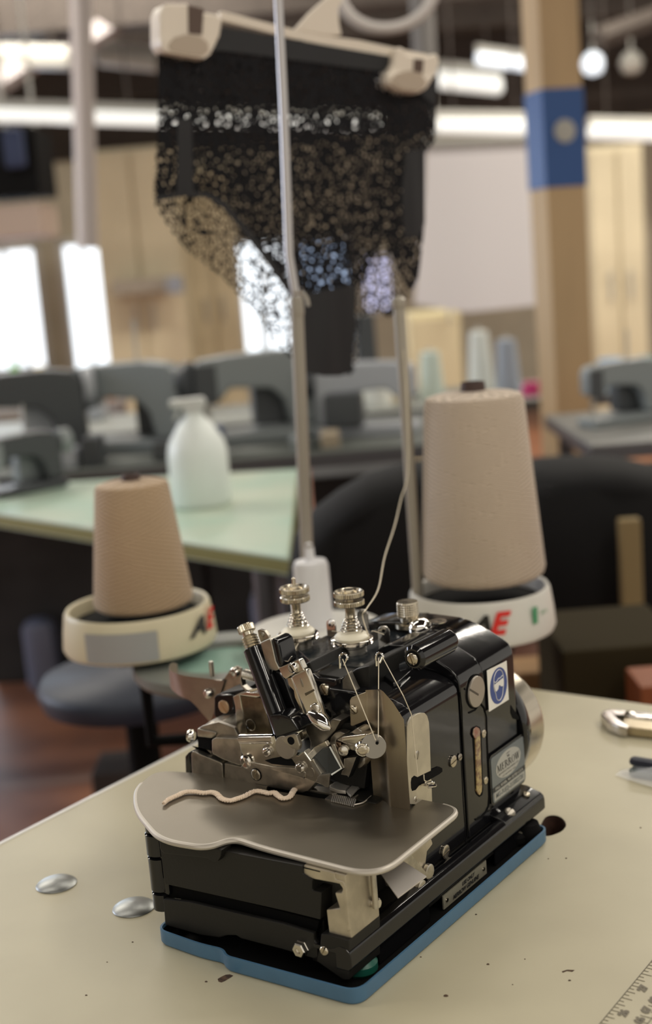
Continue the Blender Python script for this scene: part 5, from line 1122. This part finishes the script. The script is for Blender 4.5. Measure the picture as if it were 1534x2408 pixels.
bm(1470, 3.6, .35, gm, gmd, .5, 'grey machine head at the right edge beyond the tall cone')
bgmachine(-.72, 3.22, 0., .75, gmd, gm, .42, 'small dark machine head on the mint green table')
# row of small things on that table: bottles, cones, boxes
def bottle(px, pyt, pyb, wpx, w, mat, label, capmat=None, z=None, cat='bottle', name='bottle', spray=False):
    u, z1 = uz(px, pyt, w); z0 = z if z is not None else uz(px, pyb, w)[1]; r = wpx/2/FPX*w*1.02; h = z1-z0; c = room(u, w, z0)
    t = thing(name, label, cat, c)
    if spray:
        obj('body', lathe([(r*.9, 0), (r, h*.03), (r, h*.50), (r*.92, h*.60), (r*.55, h*.76), (r*.30, h*.84), (r*.30, h*.86)], c, n=32), mat, t, smooth=60)
        hd = [c+RT*a*r+VZ*b_*h for a, b_ in ((-.75, .93), (-.75, .99), (.35, 1.0), (.45, .95), (.30, .86), (-.30, .86), (-.30, .92))]
        obj('spray_head', prism([q-FW*r*.25 for q in hd], FW*r*.5, .003), capmat or mat, t)
        obj('trigger', prism([q-FW*r*.1 for q in [c+RT*a*r+VZ*b_*h for a, b_ in ((-.5, .92), (-.40, .92), (-.60, .80), (-.68, .81))]], FW*r*.2, .001), capmat or mat, t)
    else:
        obj('body', lathe([(r*.85, 0), (r, h*.04), (r, h*.62), (r*.8, h*.74), (r*.35, h*.80)], c, n=24), mat, t, smooth=60)
        obj('cap', lathe([(r*.4, h*.79), (r*.4, h*.98), (r*.3, h)], c, n=20), capmat or white, t)
    return t
clearw = M('frosted_bottle', (.80, .86, .83), .35); 
bottle(452, 935, 1205, 140, 2.85, clearw, 'frosted white spray bottle standing on the mint green table', M('spray_white', (.62, .64, .62), .4), z=0.0, name='spray_bottle', spray=True)
tz_ = -.02
yel = M('yellow_plastic', (.75, .50, .02), .4); grb = M('green_plastic', (.16, .42, .08), .4)
shelfm = M('shelf_grey', (.30, .28, .27), .6)
sh = thing('shelf_rack', 'grey shelf rack in front of the left window carrying small bottles', 'shelf', room(uz(100, 950, 6.)[0], 6., FZ))
us0, us1 = uz(-60, 950, 6.)[0], uz(290, 950, 6.)[0]; zs = uz(100, 950, 6.)[1]
rbox('shelf_board', us0, us1, 5.85, 6.2, zs-.03, zs, shelfm, sh)
for u in (us0+.03, us1-.03):
    for w in (5.88, 6.17): rbox('leg', u-.02, u+.02, w-.02, w+.02, FZ, zs-.03, shelfm, sh)
bottle(92, 862, 948, 56, 6., yel, 'yellow plastic bottle on the shelf under the left window', yel, z=zs)
bottle(33, 858, 948, 56, 6., grb, 'green plastic bottle on the shelf under the left window', grb, z=zs)
bottle(-20, 870, 948, 50, 6., M('blue_plastic', (.05, .15, .35), .4), 'blue plastic bottle at the left edge of the shelf', z=zs)
rpx('cardboard_box', 182, 878, 268, 950, 5.9, .25, M('orange_card', (.34, .15, .04), .7), bv=.004, zb=zs, label='orange brown cardboard box on the shelf under the left window', cat='box')
def bgcone(px, pyt, w, wpx, hpx, mat, label, z):
    u, z1 = uz(px, pyt, w); r = wpx/2/FPX*w; c = room(u, w, z); h = max(.05, z1-z)
    t = thing('thread_cone', label, 'thread cone', c, 0, 'thread cones in the background')
    obj('wound_yarn', lathe([(r*.95, 0), (r, .01), (r*.72, h*.93), (r*.3, h*.95)], c, n=24), mat, t)
    obj('cone_core', lathe([(r*.28, h*.94), (r*.22, h)], c, n=12), lampdim, t)
blc = M('blue_cone_yarn', (.20, .36, .58), .8); wcn = M('white_cone_yarn', (.66, .68, .64), .85); pkc = M('magenta_yarn', (.45, .03, .14), .8); tlc = M('teal_yarn', (.10, .22, .22), .8)
orc = M('salmon_cap', (.55, .30, .20), .7)
bgcone(765, 900, 4.62, 66, 0, blc, 'light blue thread cone right of the thread stand pole', tz_)
bgcone(830, 880, 4.75, 62, 0, wcn, 'white thread cone right of the light blue cone', tz_)
bgcone(884, 862, 4.65, 60, 0, wcn, 'white thread cone left of the tall pinkish cone', tz_)
bgcone(938, 900, 4.72, 50, 0, M('cream_yarn', (.62, .55, .42), .85), 'cream thread cone by the right pole of the stand', tz_)
bgcone(1256, 975, 4.62, 56, 0, pkc, 'magenta thread cone between the tall cone and the wooden post', tz_)
bgcone(1436, 838, 4.62, 78, 0, blc, 'light blue thread cone right of the wooden post', tz_)
bgcone(1515, 835, 4.72, 70, 0, tlc, 'teal thread cone at the right edge', tz_)
bgcone(1125, 770, 4.95, 60, 0, wcn, 'white thread cone above the top of the tall pinkish cone', tz_)
bgcone(1190, 790, 4.8, 60, 0, M('greyblue_yarn', (.32, .36, .42), .85), 'grey blue thread cone behind the top of the tall cone', tz_)
bgcone(1010, 820, 4.8, 60, 0, M('pale_mint_yarn', (.52, .60, .54), .85), 'pale mint thread cone left of the tall cone', tz_)
for i, (x, y, wd2, m_, lb) in enumerate(((455, 900, 70, gm, 'grey green box on the machine row above the spray bottle'), (640, 880, 90, M('navy_box', (.06, .08, .14), .6), 'dark navy box on the machine row left of the thread stand'), (200, 960, 90, gml, 'pale grey box on the machine row behind the tan cone'), (1330, 960, 60, M('tan_bin', (.42, .32, .18), .6), 'tan bin beside the foot of the wooden post'), (860, 760, 50, gmd, 'black box seen just under the lace garment'))):
    rpx('storage_box', x-wd2/2, y-20, x+wd2/2, y+80, 4.93, .12, m_, bv=.01, zb=-.02, label=lb, cat='box')
# ---- black jackets over chairs
jm = M('black_jacket', (.004, .004, .0045), .85, bump=.4, bscale=14, spec=.3)
def jacket(pl, w, th, label, mat=jm):
    t = thing('draped_chair', label, 'chair', atw(sum(p[0] for p in pl)/len(pl), max(p[1] for p in pl), w))
    b = bmesh.new(); F_ = [atw(x, y, w) for x, y in pl]; c = sum(F_, Vector())/len(F_)
    prev = None
    for k in range(9):
        a = PI*k/8; s_ = .72+.28*math.sin(a); off = -math.cos(a)*th/2
        ring_ = [b.verts.new(c+(q-c)*s_+FW*(off+th/2)+FW*.012*math.sin(i*1.9)) for i, q in enumerate(F_)]
        if prev:
            for i in range(len(F_)): b.faces.new((prev[i], prev[(i+1) % len(F_)], ring_[(i+1) % len(F_)], ring_[i]))
        else: b.faces.new(ring_[::-1])
        prev = ring_
    b.faces.new(prev)
    obj('jacket', b, mat, t, smooth=70)
    cc = c+FW*th/2
    obj('chair_column', tube([Vector((cc.x, cc.y, FZ+.06)), Vector((cc.x, cc.y, c.z))], .03, 12), blackdull, t)
    for k in range(5):
        a = k*2*PI/5; obj('leg', tube([Vector((cc.x, cc.y, FZ+.08)), Vector((cc.x+.19*math.cos(a), cc.y+.19*math.sin(a), FZ+.03))], .022, 8), blackdull, t)
    return t
jacket([(690, 1290), (735, 1235), (800, 1180), (870, 1140), (960, 1118), (1060, 1105), (1150, 1120), (1230, 1180), (1250, 1500), (1200, 1640), (900, 1640), (680, 1600), (670, 1420)], 2.0, .2, 'black jacket draped over a chair behind the table, left of the white cone holder')
jacket([(1225, 1130), (1300, 1108), (1390, 1098), (1480, 1098), (1580, 1120), (1650, 1250), (1600, 1520), (1440, 1540), (1290, 1520), (1220, 1400)], 2.7, .3, 'black jacket draped over a chair at the right behind the tall cone')
rpx('wood_plank', 1462, 1222, 1512, 1410, 2.62, .03, M('plank_tan', (.22, .16, .07), .6), bv=.004, zb=FZ, label='tan upright plank at the right edge against the black jacket', cat='plank')
# lower right: dark brown cabinet, orange crate
rpx('low_cabinet', 1325, 1520, 1620, 1700, 2.05, .25, M('olive_brown', (.030, .023, .011), .9, spec=.1), bv=.01, zb=FZ, label='dark olive brown low cabinet beyond the right back corner of the table', cat='cabinet')
rpx('orange_crate', 1508, 1610, 1640, 1720, 1.92, .1, M('orange_brown', (.22, .06, .015), .6), bv=.005, zb=FZ, label='orange brown crate at the right edge behind the table', cat='crate')
rpx('wooden_stool', 1215, 1578, 1315, 1660, 2.3, .1, M('stool_wood', (.30, .17, .07), .6), bv=.01, zb=FZ, label='light wooden block just behind the handwheel and the table', cat='stool')
# ---- stool with a round black seat under the cream holder and clutter at the left
def stool(px, py, w, r, mat, label):
    c = atw(px, py, w); t = thing('round_stool', label, 'stool', (c.x, c.y, FZ))
    obj('seat', lathe([(r*.6, -.05), (r*.95, -.04), (r, -.015), (r*.95, .0), (.001, .006)], c, n=40), mat, t, smooth=60)
    obj('column', tube([Vector((c.x, c.y, FZ+.07)), c-VZ*.04], .028, 12), blackdull, t)
    for k in range(5):
        a = k*2*PI/5+.5; obj('leg', tube([Vector((c.x, c.y, FZ+.09)), Vector((c.x+.16*math.cos(a), c.y+.16*math.sin(a), FZ+.03))], .02, 8), blackdull, t)
        obj('caster', lathe([(.001, -.02), (.028, -.018), (.028, .018), (.001, .02)], (c.x+.17*math.cos(a), c.y+.17*math.sin(a), FZ+.028), (-math.sin(a), math.cos(a), 0), n=16), blackdull, t)
    return t
stool(320, 1580, 2.15, .165, M('navy_vinyl', (.012, .018, .035), .5), 'round navy black stool seat below the cream cone holder')
rpx('plastic_bundle', 50, 1465, 125, 1560, 4.0, .1, M('bluish_film', (.16, .18, .26), .5), bv=.03, zb=FZ, label='bluish plastic bundle on the floor in front of the dark crates at the left edge', cat='bundle')
rpx('plastic_bundle', 590, 1390, 700, 1520, 3.7, .12, M('bluish_film2', (.30, .34, .48), .3), bv=.04, zb=FZ, label='bluish plastic bundle on the floor behind the white spindle', cat='bundle')
rpx('dark_case', 215, 1815, 325, 1880, 3.0, .15, M('case_dark', (.025, .02, .02), .6), bv=.01, zb=FZ, label='small dark case on the floor beyond the left table edge', cat='case')

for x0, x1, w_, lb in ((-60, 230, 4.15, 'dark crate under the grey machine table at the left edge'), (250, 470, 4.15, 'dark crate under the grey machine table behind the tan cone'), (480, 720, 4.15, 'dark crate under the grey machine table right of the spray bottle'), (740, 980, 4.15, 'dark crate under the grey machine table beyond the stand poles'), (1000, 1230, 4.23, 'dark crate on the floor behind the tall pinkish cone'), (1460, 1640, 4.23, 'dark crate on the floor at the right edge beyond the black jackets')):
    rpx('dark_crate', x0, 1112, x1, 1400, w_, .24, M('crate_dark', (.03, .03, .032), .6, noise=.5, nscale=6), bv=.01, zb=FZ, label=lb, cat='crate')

cl = [(150, 60, 60, gml, 'pale box'), (215, 45, 90, gmd, 'dark box'), (385, 50, 80, gmd, 'dark box'), (440, 40, 55, gml, 'pale box'), (505, 45, 110, M('navy_part', (.04, .06, .12), .6), 'navy box'), (705, 40, 90, gm, 'grey box'), (745, 35, 60, gml, 'pale box'), (780, 45, 100, M('warm_part', (.34, .28, .20), .6), 'tan box')]
wh = ['beside the dark machine head at the left edge', 'left of the tan thread cone top', 'just right of the tan thread cone top', 'beside the neck of the spray bottle', 'right of the spray bottle', 'left of the stand pole', 'right of the stand pole', 'under the hanging garment']
for (x, w2, h2, m_, nm_), q in zip(cl, wh):
    rpx('parts_box', x-w2/2, 1120-h2, x+w2/2, 1120, 3.56, .1, m_, bv=.006, zb=0., label=nm_+' on the grey machine table, '+q, cat='box')
